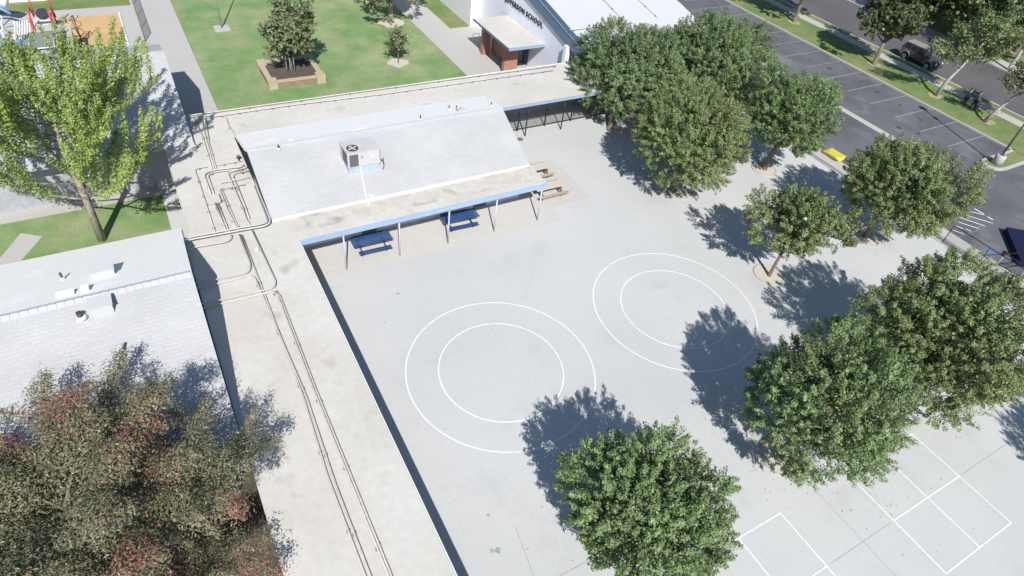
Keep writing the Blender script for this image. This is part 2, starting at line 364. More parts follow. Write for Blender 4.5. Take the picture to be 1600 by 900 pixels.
for cx, cy in ((51.75, 12.7), (47.75, 11.9)):
    MB().poly([(cx-.42, cy-.45, -.005), (cx+.42, cy-.45, -.005), (cx+.42, cy+.45, -.005), (cx-.42, cy+.45, -.005)]).build('accessible_bay_marking', M_blueline, kind='structure')
    r_ = ring(cx-.05, cy-.1, .18, .045, -.001, 20); r_.build('accessible_bay_symbol', M_lotline, kind='structure')
# joints
mb = MB()
for y in (2.09, 6.74):
    for x0, x1 in ((-.1, 13.7), (19.2, 23.2), (28.7, 45)): line(mb, (max(x0, .4), y), (x1, y), .022, .003)
line(mb, (21.3, -60), (21.3, 5.2), .02, .003)
line(mb, (7.9, 7.2), (8.25, 9.2), .025, .003); line(mb, (7.9, -30), (7.9, 7.2), .012, .003)
for y in (-2.5, -7.1): line(mb, (5, y), (45, y), .02, .003)
mb.build('expansion_joints', M_joint, kind='structure')
mb = MB()
for y in (11.37, 16.0, 20.65, 25.3): line(mb, (5.6, y), (45, y), .014, .002)
for x in (12.5, 16.9, 25.9, 30.6, 35.2, 39.8): line(mb, (x, -30), (x, 26), .014, .0015)
mb.build('slab_joints', mat('faint_joint', (.435, .44, .44), rough=.9, var=.1), kind='structure')
mb = MB()
for x, y, a0, L_ in ((15.2, 20.8, .5, 4.5), (27.0, 12.2, 2.3, 3.8), (9.0, 9.6, 5.2, 2.6), (33.5, 10.5, 1.2, 3.5), (24.0, 30.0, .2, 3.0)):
    for k in range(int(L_/.25)):
        a0 += rnd.uniform(-.45, .45); x2, y2 = x+.25*math.cos(a0), y+.25*math.sin(a0); line(mb, (x, y), (x2, y2), .009, .0025); x, y = x2, y2
mb.build('hairline_cracks', M_joint, kind='structure')
mb = MB()
for k in range(420):
    cx, cy = rnd.choice([(21.1, 6.6), (30.6, 6.4), (11.7, 6.4), (40.2, 16.6), (30.6, 16.4), (30.9, 26), (39.8, 25.8), (21.1, 6.6), (24, 3), (26, 5)]); r_ = rnd.gauss(0, 2.6); t = rnd.uniform(0, 6.3)
    x, y = cx+r_*math.cos(t), cy+r_*math.sin(t); q = rnd.uniform(.015, .05); t2 = rnd.uniform(0, 6.3)
    if x > 44.5: continue
    mb.poly([(x+q*math.cos(t2), y+q*math.sin(t2), .012), (x+q*.5*math.cos(t2+1.6), y+q*.5*math.sin(t2+1.6), .016), (x-q*math.cos(t2), y-q*math.sin(t2), .012), (x+q*.5*math.cos(t2-1.6), y+q*.5*math.sin(t2-1.6), .011)])
tag(mb.build('leaf_litter', mat('dry_leaves', (.22, .16, .10), rough=.9, var=.3, scale=3)), 'scattered dry fallen leaves on the playground under the shade trees', 'leaf litter', kind='stuff')
def splat(name, spots, m, z=.005):
    mb = MB()
    for cx, cy, r in spots:
        n = 14; mb.poly([(cx+r*rnd.uniform(.7, 1.15)*math.cos(2*math.pi*k/n), cy+r*rnd.uniform(.7, 1.15)*math.sin(2*math.pi*k/n), z) for k in range(n)])
    mb.build(name, m, kind='structure')
splat('pavement_stains', [(7.14, 8.69, .13), (6.92, 8.78, .09), (7.48, 10.16, .07), (8.95, 23.76, .10), (7.5, 22.0, .05), (10.5, 12.1, .05), (19.3, 5.6, .04), (20.0, 5.4, .05), (22.6, 4.9, .06), (24.0, 5.4, .05), (22.0, 3.3, .05), (30.6, 3.4, .05), (26.5, 2.3, .05), (27.5, 5.0, .07)], M_stain)
splat('oil_stains', [(62.0+rnd.uniform(-.6, .6), 24.0+2.72*k+rnd.uniform(-.3, .3), rnd.uniform(.12, .32)) for k in range(8)]+[(58+rnd.uniform(-3, 3), 24+rnd.uniform(0, 24), rnd.uniform(.1, .3)) for k in range(8)], mat('oil', (.065, .066, .072), rough=.7, var=.2), -.006)
sheet('picnic_pad', [(19.9, 29.42), (21.22, 27.6), (24.6, 27.6), (24.6, 32.4), (21.5, 33.6), (19.9, 33.6)], .009, mat('pad2', (.47, .455, .435), rough=.9, var=.04, big=.5))
mb = MB(); mb.poly([(4.8, 26.4, .004), (21.2, 26.1, .004), (21.2, 29.4, .004), (4.8, 29.4, .004)]); mb.build('canopy_floor', mat('cream_concrete', (.485, .475, .45), rough=.9, var=.04, scale=3), kind='structure')

# tree wells
def well(x, y, r, label):
    e = empty('tree_well', (x, y, 0), label, 'tree well', 'round tree wells in the playground')
    MB().lathe([(r, .0), (r, .05), (r-.09, .05), (r-.09, .0)], (0, 0, .0), 32, False).build('rim', M_kerb, e, local=True)
    MB().lathe([(r-.09, 0), (r-.09, .022)], (0, 0, 0), 32, False).build('soil_bed', M_pad, e, local=True)
exec_wells = [(21.1, 6.65, 1.0, 'round tree well under the tree between the two four square courts'),
 (30.6, 16.5, .98, 'round tree well under the small thin tree right of the circles'),
 (40.2, 16.6, .98, 'round tree well in shade under the wide tree beside the accessible parking'),
 (39.8, 25.85, .98, 'round tree well behind the four clustered trees near the parking lot'),
 (30.6, 6.5, .98, 'round tree well half hidden under the largest tree at the right edge'),
 (30.9, 25.9, .98, 'round tree well under the front tree of the cluster of four'),
 (11.7, 6.6, .98, 'round tree well hidden under the tree at the bottom centre')]
for w_ in exec_wells[:6]: well(*w_)

# ------------------------------------------------------------------ buildings
SL = lambda y0, z0, y1, z1: (lambda p: z0 + (z1-z0)*(p[1]-y0)/(y1-y0))
def roofslab(mb, pts, f, t=.14):
    mb.prism(pts, lambda p: f(p)-t, f)
# covered walkway (L shape)
wk = empty('covered_walkway', (4.9, 20, 0), 'long L shaped covered walkway with a flat cream roof crossed by pipes', 'walkway')
mb = MB(); mb.prism([(-.36, -30), (4.48, -30), (4.69, 26.57), (19.8, 26.55), (19.83, 28.68), (3.83, 28.68), (3.83, 36.2), (-.1, 36.2), (-.1, 29.6), (-.42, 28.0)], 2.76, 2.9)
mb.prism([(-.1, 36.2), (3.83, 36.2), (3.83, 37.95), (21.4, 37.95), (21.4, 36.0), (33.5, 36.0), (33.5, 41.3), (1.62, 41.3), (1.62, 37.6), (-.1, 37.6)], 2.76, 2.9)
mb.build('roof', M_walk, wk)
# stained strip along the canopy
mb = MB(); mb.prism([(4.6, 27.3), (19.7, 27.1), (19.8, 28.66), (4.2, 28.66)], 2.9, 2.904); mb.build('stained_roof_strip', M_beige_patch, wk)
MB().box(4.70, 19.86, 26.52, 26.56, 2.6, 2.92).build('fascia', M_blue_f, wk)
MB().box(21.4, 33.5, 35.95, 35.99, 2.68, 2.92).build('fascia', M_slate2, wk)
MB().prism([(4.49, -30), (4.53, -30), (4.74, 26.5), (4.70, 26.5)], 2.6, 2.93).build('fascia', M_seal, wk)
MB().box(19.83, 19.87, 26.57, 28.6, 2.7, 2.93).build('fascia', M_seal, wk)
MB().box(-.15, -.11, 29.7, 36.2, 2.72, 2.92).build('fascia', M_walk, wk); MB().box(1.62, 33.5, 41.31, 41.35, 2.7, 2.93).build('fascia', M_seal, wk)
for x in (7.04, 10.24, 13.34, 16.51, 19.70):
    MB().tube([(x, 26.72, 0), (x, 26.72, 2.76)], .045, 10).build('post', M_post, wk)
for y in (24, 20.8, 17.6, 14.4, 11.2, 8, 4.8, 1.6):
    for x in (4.3,): MB().tube([(x, y, 0), (x, y, 2.76)], .05, 8).build('post', M_post, wk)
for x in (7, 11, 15, 19, 23, 27, 31):
    MB().tube([(x, 41.0, 0), (x, 41.0, 2.76)], .05, 8).build('post', M_post, wk)
for x in (24.3, 27.6, 30.9):
    MB().tube([(x, 36.3, 0), (x, 36.3, 2.76)], .05, 8).build('post', M_dark, wk)

# central classroom
cb = empty('classroom_building', (11.5, 32, 0), 'central classroom building with a white shingled gable roof and air conditioner', 'building')
mb = MB(); mb.box(5.0, 19.85, 29.4, 37.4, 0, 2.75); mb.build('wall', M_lav, cb)
mb = MB()
for x in (4.98, 19.81): mb.prism([(x, 29.5), (x+.06, 29.5), (x+.06, 37.3), (x, 37.3)], 2.7, lambda p: 2.75+min((p[1]-29.5)*.33, 0)+.05)
rf = cb
fS = SL(28.68, 2.94, 33.45, 4.5); fN = SL(33.45, 4.5, 38.0, 2.96)
mb = MB(); roofslab(mb, [(3.85, 28.68), (19.86, 28.68), (20.25, 33.45), (3.88, 33.45)], fS); ro = mb.build('roof', M_shing, cb)
mb = MB(); roofslab(mb, [(3.88, 33.45), (20.25, 33.45), (21.4, 38.0), (3.95, 38.0)], fN); mb.build('roof', M_roof_painted_light, cb)
for xx, x2 in ((5.0, 5.12), (19.6, 19.72)):
    mb = MB(); mb.v += [(xx, 29.5, 2.75), (xx, 37.3, 2.75), (xx, 33.45, 4.33), (x2, 29.5, 2.75), (x2, 37.3, 2.75), (x2, 33.45, 4.33)]
    for q in ((0, 2, 1), (3, 4, 5), (0, 3, 5, 2), (1, 2, 5, 4), (0, 1, 4, 3)): mb.f.append(q); mb.sm.append(False)
    mb.build('gable_wall', M_lav, cb)
mb = MB(); mb.prism([(3.86, 33.3), (20.24, 33.3), (20.26, 33.6), (3.88, 33.6)], lambda p: 4.46, lambda p: 4.525); mb.build('ridge_cap', M_hall, cb)
mb = MB()
for pts in ([(3.85, 28.62), (12, 28.55), (19.8, 28.63), (19.8, 28.78), (12, 28.80), (3.9, 28.84)],): mb.prism(pts, 2.905, 2.965)
mb.build('seam_sealant', M_seal, cb)
mb = MB()
for x, y, w in ((5.4, 33.9, .9), (6.1, 34.1, .5), (10.0, 33.95, .6), (10.6, 34.05, .4), (13.9, 33.9, .35), (14.4, 34.0, .3), (9.3, 28.95, .3)):
    z = fN((x, y)) if y > 33.45 else fS((x, y)); mb = MB(); mb.hexa([(x, y-.12, z), (x+w, y-.12, z-.005), (x+w, y+.12, z-.05), (x, y+.12, z-.05), (x+.03, y-.1, z+.06), (x+w-.03, y-.1, z+.06), (x+w-.03, y+.1, z+.02), (x+.03, y+.1, z+.02)]); mb.build('sealant_patch', M_seal, cb)
for dx in (8.9, 16.4): MB().box(dx, dx+.9, 29.36, 29.39, 0, 2.1).build('door', M_slate, cb)

# left classroom (south-west)
lb = empty('classroom_building', (-9, 22, 0), 'white roofed classroom at the left with small vents on its gable roof', 'building')
MB().box(-22, -1.1, 15.3, 28.6, 0, 3.0).build('wall', mat('slate_wall', (.30, .31, .35), rough=.85), lb)
fN = SL(22.85, 5.6, 29.5, 3.1); fS = SL(14.4, 3.1, 22.85, 5.6); fN_l = fN; fS_l = fS
mb = MB(); roofslab(mb, [(-22.8, 22.85), (-.46, 22.85), (-.46, 29.5), (-22.8, 29.5)], fN); mb.build('roof', M_roof_painted_light, lb)
mb = MB(); roofslab(mb, [(-22.8, 14.4), (-.46, 14.4), (-.46, 22.85), (-22.8, 22.85)], fS); mb.build('roof', M_shing, lb)
mb = MB()
for xx, x2 in ((-1.25, -1.1),):
    mb.v += [(xx, 15.3, 3.0), (xx, 28.6, 3.0), (xx, 22.85, 5.4), (x2, 15.3, 3.0), (x2, 28.6, 3.0), (x2, 22.85, 5.4)]; n0 = len(mb.v)-6
    for q in ((0, 2, 1), (3, 4, 5), (0, 3, 5, 2), (1, 2, 5, 4), (0, 1, 4, 3)): mb.f.append(tuple(n0+i for i in q)); mb.sm.append(False)
mb.build('gable_wall', M_lav, lb)
mb = MB()
x = -22.7
while x < -.6:
    for s in (-1, 1):
        mb.hexa([(x, 22.85, 5.6), (x+.27, 22.85, 5.6), (x+.27, 22.85+s*.2, 5.53), (x, 22.85+s*.2, 5.53), (x, 22.85, 5.628+.014), (x+.27, 22.85, 5.628-.01), (x+.27, 22.85+s*.2, 5.562-.01), (x, 22.85+s*.2, 5.562+.014)] if s > 0 else
                [(x, 22.85-.2, 5.53), (x+.27, 22.85-.2, 5.53), (x+.27, 22.85, 5.6), (x, 22.85, 5.6), (x, 22.65, 5.562+.014), (x+.27, 22.65, 5.562-.01), (x+.27, 22.85, 5.628-.01), (x, 22.85, 5.628+.014)])
    x += .3
mb.build('ridge_cap', M_hall, lb)
mb = MB(); mb.box(-.44, -.40, 14.4, 29.5, 2.9, 2.95); mb.build('drip_edge', M_blue_f, lb)

# north-west classroom
nb = empty('classroom_building', (-9, 45, 0), 'shingled white classroom roof behind the yellow green tree at the upper left', 'building')
MB().box(-22, .9, 38.6, 49.6, 0, 3.0).build('wall', mat('grey_blue_wall', (.36, .37, .41), rough=.85), nb)
fS = SL(37.6, 3.02, 45.3, 5.5); fN = SL(45.3, 5.5, 50.35, 3.9)
mb = MB(); roofslab(mb, [(-22.8, 37.6), (1.52, 37.6), (1.52, 45.3), (-22.8, 45.3)], fS); mb.build('roof', M_shing, nb)
mb = MB(); roofslab(mb, [(-22.8, 45.3), (1.52, 45.3), (1.52, 50.35), (-22.8, 50.35)], fN); mb.build('roof', M_shing, nb)
mb = MB(); mb.prism([(-22.8, 45.2), (1.5, 45.2), (1.5, 45.4), (-22.8, 45.4)], 5.47, 5.53); mb.build('ridge_cap', M_shing, nb)
mb = MB()
mb.v += [(.7, 38.6, 3.0), (.7, 49.6, 3.0), (.7, 45.3, 5.3), (.9, 38.6, 3.0), (.9, 49.6, 3.0), (.9, 45.3, 5.3)]
for q in ((0, 2, 1), (3, 4, 5), (0, 3, 5, 2), (1, 2, 5, 4), (0, 1, 4, 3)): mb.f.append(q); mb.sm.append(False)
mb.build('gable_wall', M_lav, nb)
mb = MB(); mb.box(1.53, 1.57, 37.6, 45.3, 2.9, 2.95); mb.build('drip_edge', M_blue_f, nb)

# main school building
sb = empty('school_building', (36, 50, 0), 'tall pale lavender school hall with black letters on its west wall', 'building')
zr = lambda p: 5.62 + .195*(p[1]-41.5)
MB().prism([(30.9, 41.6), (43.6, 41.6), (43.6, 75), (30.9, 75)], 0, lambda p: zr(p)-.3).build('wall', M_lav2, sb)
MB().box(29.8, 30.88, 57.0, 75, 0, 7.6).build('projecting_wall', M_wht, sb)
MB().prism([(30.8, 39.6), (43.9, 39.6), (43.9, 75), (30.8, 75)], lambda p: zr(p)-.16, zr).build('roof', M_hall, sb)
MB().prism([(30.74, 39.6), (30.79, 39.6), (30.79, 75), (30.74, 75)], lambda p: zr(p)-1.38, lambda p: zr(p)-.5).build('fascia', M_slate, sb)
MB().prism([(30.78, 39.53), (43.9, 39.53), (43.9, 39.58), (30.78, 39.58)], lambda p: zr(p)-.75, lambda p: zr(p)+.0).build('fascia', M_slate, sb)
MB().prism([(30.70, 39.6), (30.79, 39.6), (30.79, 75), (30.70, 75)], lambda p: zr(p)-.49, lambda p: zr(p)-.38).build('rake_trim', M_slate2, sb)
MB().prism([(30.72, 39.6), (30.79, 39.6), (30.79, 75), (30.72, 75)], lambda p: zr(p)-.37, lambda p: zr(p)+.04).build('rake_trim', M_slate, sb)
MB().box(30.5, 30.89, 41.2, 41.62, 0, 4.3).build('corner_pier', M_wht, sb)
# porch
mb = MB(); mb.box(27.3, 30.88, 44.9, 51.55, 2.86, 3.02); mb.build('porch_roof', M_walk, sb)
MB().box(27.24, 27.29, 44.84, 51.6, 2.84, 3.025).build('porch_fascia', M_slate, sb); MB().box(27.29, 30.88, 44.84, 44.89, 2.78, 3.025).build('porch_fascia', M_slate2, sb)
mb = MB(); mb.box(27.88, 29.2, 46.4, 46.8, 0, 2.85); mb.build('brick_pier', M_brick, sb)
mb = MB(); mb.box(27.88, 28.6, 50.5, 50.95, 0, 2.85); mb.build('brick_pier', M_brick, sb)
mb = MB(); mb.box(29.0, 29.2, 46.81, 50.9, 0, 2.85); mb.build('brick_wall', M_brick, sb)
mb = MB(); mb.box(30.84, 30.89, 47.3, 48.3, 0, 2.1); mb.build('door', M_slate, sb)
# lettering
def text(body, size, name, parent, m, mw, extrude=.04, spacing=1.0):
    cu = bpy.data.curves.new(name, 'FONT'); cu.body = body; cu.size = size; cu.extrude = extrude; cu.offset = .0; cu.space_character = spacing; cu.align_x = 'LEFT'
    tmp = bpy.data.objects.new(name, cu); COL.objects.link(tmp)
    dg = bpy.context.evaluated_depsgraph_get(); me = bpy.data.meshes.new_from_object(tmp.evaluated_get(dg)); me.name = name
    bpy.data.objects.remove(tmp); me.transform(mw); me.transform(Matrix.Translation(-parent.location)); me.materials.clear(); me.materials.append(m)
    o = bpy.data.objects.new(name, me); COL.objects.link(o); o.parent = parent; return o
# reads north to south on the west wall
mw = Matrix.Translation((30.87, 52.35, 4.08)) @ Matrix(((0, 0, -1, 0), (-1, 0, 0, 0), (0, 1, 0, 0), (0, 0, 0, 1)))
w1 = text('JEFFERSON', .62, 'lettering', sb, M_letter, mw, spacing=1.24)
ymin = min(v.co.y for v in w1.data.vertices)+sb.location.y
text('SCHOOL', .62, 'lettering', sb, M_letter, Matrix.Translation((0, ymin-.30-52.35, 0)) @ mw, spacing=1.24)

# roof equipment on the hall
sk = empty('rooftop_skylight', (38, 46.6, zr((38, 46.6))), 'blue glazed rooftop box on the school hall at the top edge', 'skylight')
mb = MB(); mb.box(37.0, 39.6, 46.0, 48.2, zr((0, 46))-.1, zr((0, 46))+.5); mb.build('curb_frame', M_seal, sk)
mb = MB(); mb.box(37.1, 38.25, 46.05, 48.1, zr((0, 46))+.5, zr((0, 46))+.62); mb.box(38.32, 39.5, 46.05, 48.1, zr((0, 46))+.5, zr((0, 46))+.62); mb.build('pane', M_sky, sk)

# ------------------------------------------------------------------ roof pipes
def smooth_path(pts, rr=.18):
    P = [Vector(p) for p in pts]; out = [P[0]]
    for i in range(1, len(P)-1):
        a, b, c = P[i-1], P[i], P[i+1]; d1 = (a-b); d2 = (c-b); t = min(rr, d1.length*.4, d2.length*.4)
        p1 = b+d1.normalized()*t; p2 = b+d2.normalized()*t
        for k in range(4):
            u = k/3; out.append(p1*(1-u)**2+b*2*u*(1-u)+p2*u*u)
    out.append(P[-1]); return out
def pipe(pts, label, z=3.02, r=.032, supp=2.4, group='pipes laid across the walkway roof', sh=.12, zf=None):
    if zf: P = [(x, y, zf(x, y)) for x, y in pts]
    else: P = [(x, y, z) for x, y in pts]
    e = empty('roof_pipe', P[0], label, 'pipe', group)
    MB().tube(smooth_path(P), r, 8).build('tube', M_pipe, e)
    Ls = [(Vector(P[i+1])-Vector(P[i])).length for i in range(len(P)-1)]; tot = sum(Ls)
    if supp:
        s = .4
        while s < tot-.2:
            q = s
            for i, l in enumerate(Ls):
                if q <= l: break
                q -= l
            a, b = Vector(P[i]), Vector(P[i+1]); c = a.lerp(b, q/l); d = (b-a).normalized(); n = Vector((-d.y, d.x, 0))
            if c.x > -.1 or zf:
                w = .06; l2 = .04; zb = c.z-sh
                mb = MB(); Q = [c-n*w-d*l2, c+n*w-d*l2, c+n*w+d*l2, c-n*w+d*l2]
                mb.prism([(v.x, v.y) for v in Q], zb, c.z-r*.2); mb.build('support', M_supp, e)
            s += supp
    return e
PIPES = [
 ([(3.69, 34.33), (3.47, 34.17), (2.16, 34.31), (1.72, 34.27), (1.52, 34.11), (1.45, 33.85), (1.44, 31.98)], 'left of two pipes curving into the junction box from the north', 0.035, 1.6, 3.05),
 ([(3.8, 34.05), (3.56, 33.9), (2.18, 34.11), (1.8, 34.07), (1.64, 33.9), (1.62, 33.68), (1.59, 31.92)], 'right of two pipes curving into the junction box from the north', 0.035, 1.6, 3.05),
 ([(1.5, 31.11), (1.52, 28.34)], 'left of two pipes leaving the junction box southward', 0.035, 1.6, 3.05),
 ([(1.62, 31.07), (1.64, 28.29)], 'right of two pipes leaving the junction box southward', 0.035, 1.6, 3.05),
 ([(3.55, 33.85), (2.81, 33.8), (2.67, 33.64), (2.67, 32.84), (2.7, 29.93), (2.66, 29.14), (2.72, 28.39)], 'pipe bending down beside the shingled roof corner, outer of its pair', 0.03, 2, 3.1),
 ([(3.82, 33.57), (3.06, 33.59), (2.87, 33.39), (2.85, 32.88), (2.86, 31.29), (2.81, 29.09)], 'pipe bending down beside the shingled roof corner, inner of its pair', 0.03, 2, 3.1),
 ([(3.7, 32.8), (2.1, 32.8)], 'short cross pipe from the shingled roof edge to the three long pipes', 0.022, 0, 3.16),
 ([(3.31, 32.35), (2.08, 32.44), (1.95, 32.27), (1.97, 30.21), (2.07, 28.36)], 'pipe turning south just right of the junction box', 0.03, 2, 3.03),
 ([(2.97, 32.34), (2.17, 32.3), (2.06, 32.18), (2.1, 30.17), (2.16, 28.32)], 'thin pipe turning south just right of the junction box, inner of the pair', 0.025, 2, 3.03),
 ([(1.74, 34.82), (1.23, 34.88), (1.08, 34.7), (1.08, 33.31), (1.01, 28.36)], 'leftmost thin pipe near the left edge of the walkway roof', 0.022, 1.5, 3.02),
 ([(3.89, 32.62), (3.79, 31.42), (3.75, 28.43), (3.6, 28.14), (3.32, 28.03), (2.59, 28.09), (0.05, 28.23), (-1.1, 28.2)], 'pipe hugging the shingled roof then crossing to the left classroom, lower of two', 0.045, 0, 3.2),
 ([(3.73, 31.78), (3.6, 28.49), (3.47, 28.29), (3.16, 28.25), (2.43, 28.31), (0.04, 28.42), (-1.1, 28.37)], 'pipe hugging the shingled roof then crossing to the left classroom, upper of two', 0.035, 0, 3.2),
 ([(1.7, 28.02), (1.61, 27.7), (1.36, 27.55), (0.12, 27.67), (-1.1, 27.7)], 'third bridging pipe reaching the left classroom just below the crossing pair', 0.03, 0, 3.1),
 ([(2.47, 40.62), (2.28, 38.52), (2.08, 34.55)], 'middle of three long pipes from the north corner of the walkway', 0.028, 2, 3.02),
 ([(2.68, 40.5), (2.33, 37.44), (2.18, 34.47)], 'right one of three long pipes from the north corner of the walkway', 0.028, 2, 3.02),
 ([(2.08, 40.52), (2.1, 38.04), (1.96, 34.55)], 'left one of three long pipes from the north corner of the walkway', 0.028, 2, 3.02),
 ([(1.65, 40.95), (3.67, 40.58), (3.85, 40.29), (3.79, 39.11), (3.95, 36.99), (4.09, 35.8)], 'pipe curving from the north walkway corner along the gable edge', 0.035, 1.7, 3.03),
 ([(1.67, 41.06), (5.89, 41.04), (14.79, 41.02), (21.99, 40.95), (29.52, 40.81)], 'pipe along the very edge of the north walkway facing the lawn', 0.035, 3.4, 3.06),
 ([(2.25, 40.52), (7.86, 40.6), (14.51, 40.29), (21.64, 40.26), (28.8, 40.15)], 'second pipe parallel to the north walkway edge on small dark blocks', 0.03, 1.05, 3.02),
 ([(2.27, 34.82), (2.98, 34.85), (3.69, 34.84)], 'thin short cross pipe north of the junction box', 0.018, 0.6, 3.0),
 ([(2.07, 27.95), (2.05, 25.46), (1.93, 25.04), (1.74, 24.89), (-1.1, 25.06)], 'pipe turning left to the left classroom at the ridge, north one', 0.032, 0, 3.08),
 ([(2.18, 27.94), (2.17, 23.58), (2.14, 16.72), (1.94, 12.83), (1.94, -4.0)], 'long pipe down the walkway, leftmost of the bundle', 0.037, 3.4, 3.0),
 ([(2.72, 28.01), (2.83, 23.75), (2.71, 23.43), (2.52, 23.35), (-1.1, 23.54)], 'pipe turning left toward the left classroom beside the bundle bend', 0.032, 0, 3.12),
 ([(-1.1, 24.7), (1.84, 24.74), (2.03, 24.46), (2.07, 23.18), (2.25, 16.67), (2.09, 12.33), (2.09, -4.0)], 'long pipe down the walkway from the left classroom ridge, second of the bundle', 0.037, 3.4, 3.02),
 ([(-1.1, 23.31), (2.54, 23.23), (2.69, 22.92), (2.61, 16.95), (2.61, -4.0)], 'long pipe down the walkway, third of the bundle', 0.037, 3.4, 3.04),
 ([(2.71, 23.2), (2.78, 22.74), (2.7, 16.69), (2.7, -4.0)], 'long pipe down the walkway, rightmost of the bundle', 0.037, 3.3, 3.02),
]
for pts, lab, r_, sp, z_ in PIPES: pipe(pts, lab, z_, r_, sp)
jb = empty('junction_box', (1.5, 31.5, 2.9), 'flat grey junction box where roof pipes meet on the walkway roof', 'junction box')
mb = MB(); mb.box(1.15, 1.78, 31.15, 31.85, 2.96, 3.1); mb.build('cabinet', M_hvac, jb, bevel=.01)
mb = MB(); mb.box(1.12, 1.81, 31.12, 31.88, 3.1, 3.12); mb.build('lid', M_walk, jb)
for yy in (31.25, 31.8): MB().box(1.1, 1.83, yy-.05, yy+.05, 2.9, 2.96).build('support', M_supp, jb)
gv = empty('gas_valve', (3.7, 35.3, 2.9), 'small dark valve and bracket on the pipe beside the shingled roof', 'valve')
mb = MB(); mb.tube([(3.55, 35.1, 2.9), (3.55, 35.1, 3.2)], .05); mb.tube([(3.4, 35.1, 3.12), (3.72, 35.1, 3.12)], .03); mb.build('body', M_dark, gv)
mb = MB(); mb.lathe([(.1, 0), (.1, .02)], (3.55, 35.1, 3.21), 14); mb.build('handwheel', M_supp, gv)
hp = lambda x, y: zr((x, y))+.12
g2 = 'pipes on the school hall roof'
pipe([(30.5, 41.2), (36.9, 41.2)], 'thin pipe running along the lower edge of the school hall roof', r=.035, supp=1.5, group=g2, zf=hp)
pipe([(36.3, 41.6), (36.2, 46.0)], 'left pipe leading up to the blue rooftop box', r=.03, supp=1.5, group=g2, zf=hp)
pipe([(39.9, 41.5), (39.6, 47.0)], 'right pipe leading up to the blue rooftop box', r=.03, supp=1.5, group=g2, zf=hp)

# roof vents
def vent_box(x, y, z, w, d, h, label, m=None, g='vents on the left classroom roof', pitch=0):
    e = empty('roof_vent', (x, y, z), label, 'vent', g)
    MB().box(-w/2, w/2, -d/2, d/2, -.15, h).build('housing', m or M_hall, e, local=True, bevel=.01)
    MB().box(-w/2-.04, w/2+.04, -d/2-.04, d/2+.04, h, h+.035).build('hood', m or M_hall, e, local=True)
def vent_pipe(x, y, z, r, h, label, g='vents on the left classroom roof', m=None):
    e = empty('vent_pipe', (x, y, z), label, 'vent', g)
    MB().tube([(0, 0, -.1), (0, 0, h)], r, 12).build('stack', m or M_vent, e, local=True)
    MB().lathe([(r*2.2, 0.0), (r*1.1, .1)], (0, 0, .02), 14).build('flashing', M_seal, e, local=True)
zl = lambda x, y: (5.6-(y-22.85)*.376) if y > 22.85 else 5.6-(22.85-y)*.296
vent_pipe(-5.3, 25.6, zl(0, 25.6), .05, .35, 'leftmost thin vent pipe on the smooth slope of the left roof', m=M_ventd)
vent_box(-3.75, 25.0, zl(0, 25.0), .85, .5, .38, 'low white box vent on the smooth slope of the left roof')
vent_box(-5.05, 23.6, zl(0, 23.6), .55, .3, .06, 'flat white patch vent beside the ridge of the left roof', M_seal)
vent_box(-4.35, 23.6, zl(0, 23.6), .2, .25, .14, 'tiny white square vent beside the ridge of the left roof', M_seal)
vent_box(-3.85, 22.2, zl(0, 22.2), .75, .6, .35, 'white box vent just below the ridge on the shingled left slope')
vent_pipe(-4.6, 22.0, zl(0, 22.0), .11, .3, 'dark flared vent pipe on the shingled slope below the ridge', m=M_ventd)
vent_pipe(-3.5, 20.1, zl(0, 20.1), .06, .5, 'vent pipe lowest on the shingled slope above the tree shadow', m=M_vent)
zc = lambda y: 2.94+(y-28.68)*.327 if y < 33.45 else 4.5-(y-33.45)*.338
gc = 'vents on the central classroom roof'
vent_pipe(5.55, 33.1, zc(33.1), .05, .3, 'short dark vent pipe at the left of the central shingled roof', gc, M_ventd)
vent_pipe(14.45, 33.6, zc(33.6), .04, .35, 'slim vent pipe behind the air conditioner near the ridge', gc, M_ventd)
vent_pipe(17.2, 35.2, zc(35.2), .04, .35, 'slim vent pipe beside the small box behind the ridge', gc, M_ventd)
vent_pipe(17.6, 34.9, zc(34.9), .04, .3, 'shorter vent pipe right next to the small box behind the ridge', gc, M_ventd)
vent_pipe(19.85, 34.2, zc(34.2), .04, .3, 'vent pipe nearest the right end of the central roof', gc, M_ventd)
vent_box(17.7, 34.45, zc(34.45), .5, .25, .1, 'small flat box vent behind the ridge of the central roof', M_vent, gc)
vent_pipe(9.1, 28.4, 2.9, .07, .06, 'round roof drain at the foot of the white drain pipe', gc, M_ventd)
vent_pipe(2.6, 26.6, 2.9, .06, .07, 'small round drain between pipes on the walkway roof', 'drains on the walkway roof', M_ventd)

# air conditioner
ac = empty('rooftop_air_conditioner', (9.6, 31.2, 3.6), 'boxy beige rooftop air conditioner with round fan on a blue curb', 'air conditioner')
X0, X1, Y0, Y1 = 8.72, 10.62, 30.55, 31.95
mb = MB(); mb.box(X0+.03, X1-.03, Y0+.05, Y1-.05, 3.35, 3.93); mb.build('roof_curb', M_curb, ac)
mb = MB(); mb.box(X0, X1, Y0, Y1, 3.95, 4.9); mb.build('cabinet', M_hvac, ac, bevel=.02)
mb = MB(); mb.box(X0-.02, X1+.02, Y0-.02, Y1+.02, 4.9, 4.94); mb.build('top_panel', M_hvac, ac)
mb = MB(); mb.lathe([(.33, 0), (.33, .05), (.29, .05), (.29, .0)], (X0+.45, Y0+.45, 4.942), 28); mb.build('fan_ring', M_dark, ac)
mb = MB(); mb.lathe([(.288, 0), (.288, .006)], (X0+.45, Y0+.45, 4.942), 28); mb.build('fan_well', M_ventd, ac)
mb = MB(); mb.lathe([(.07, 0), (.06, .04)], (X0+.45, Y0+.45, 4.95), 12)
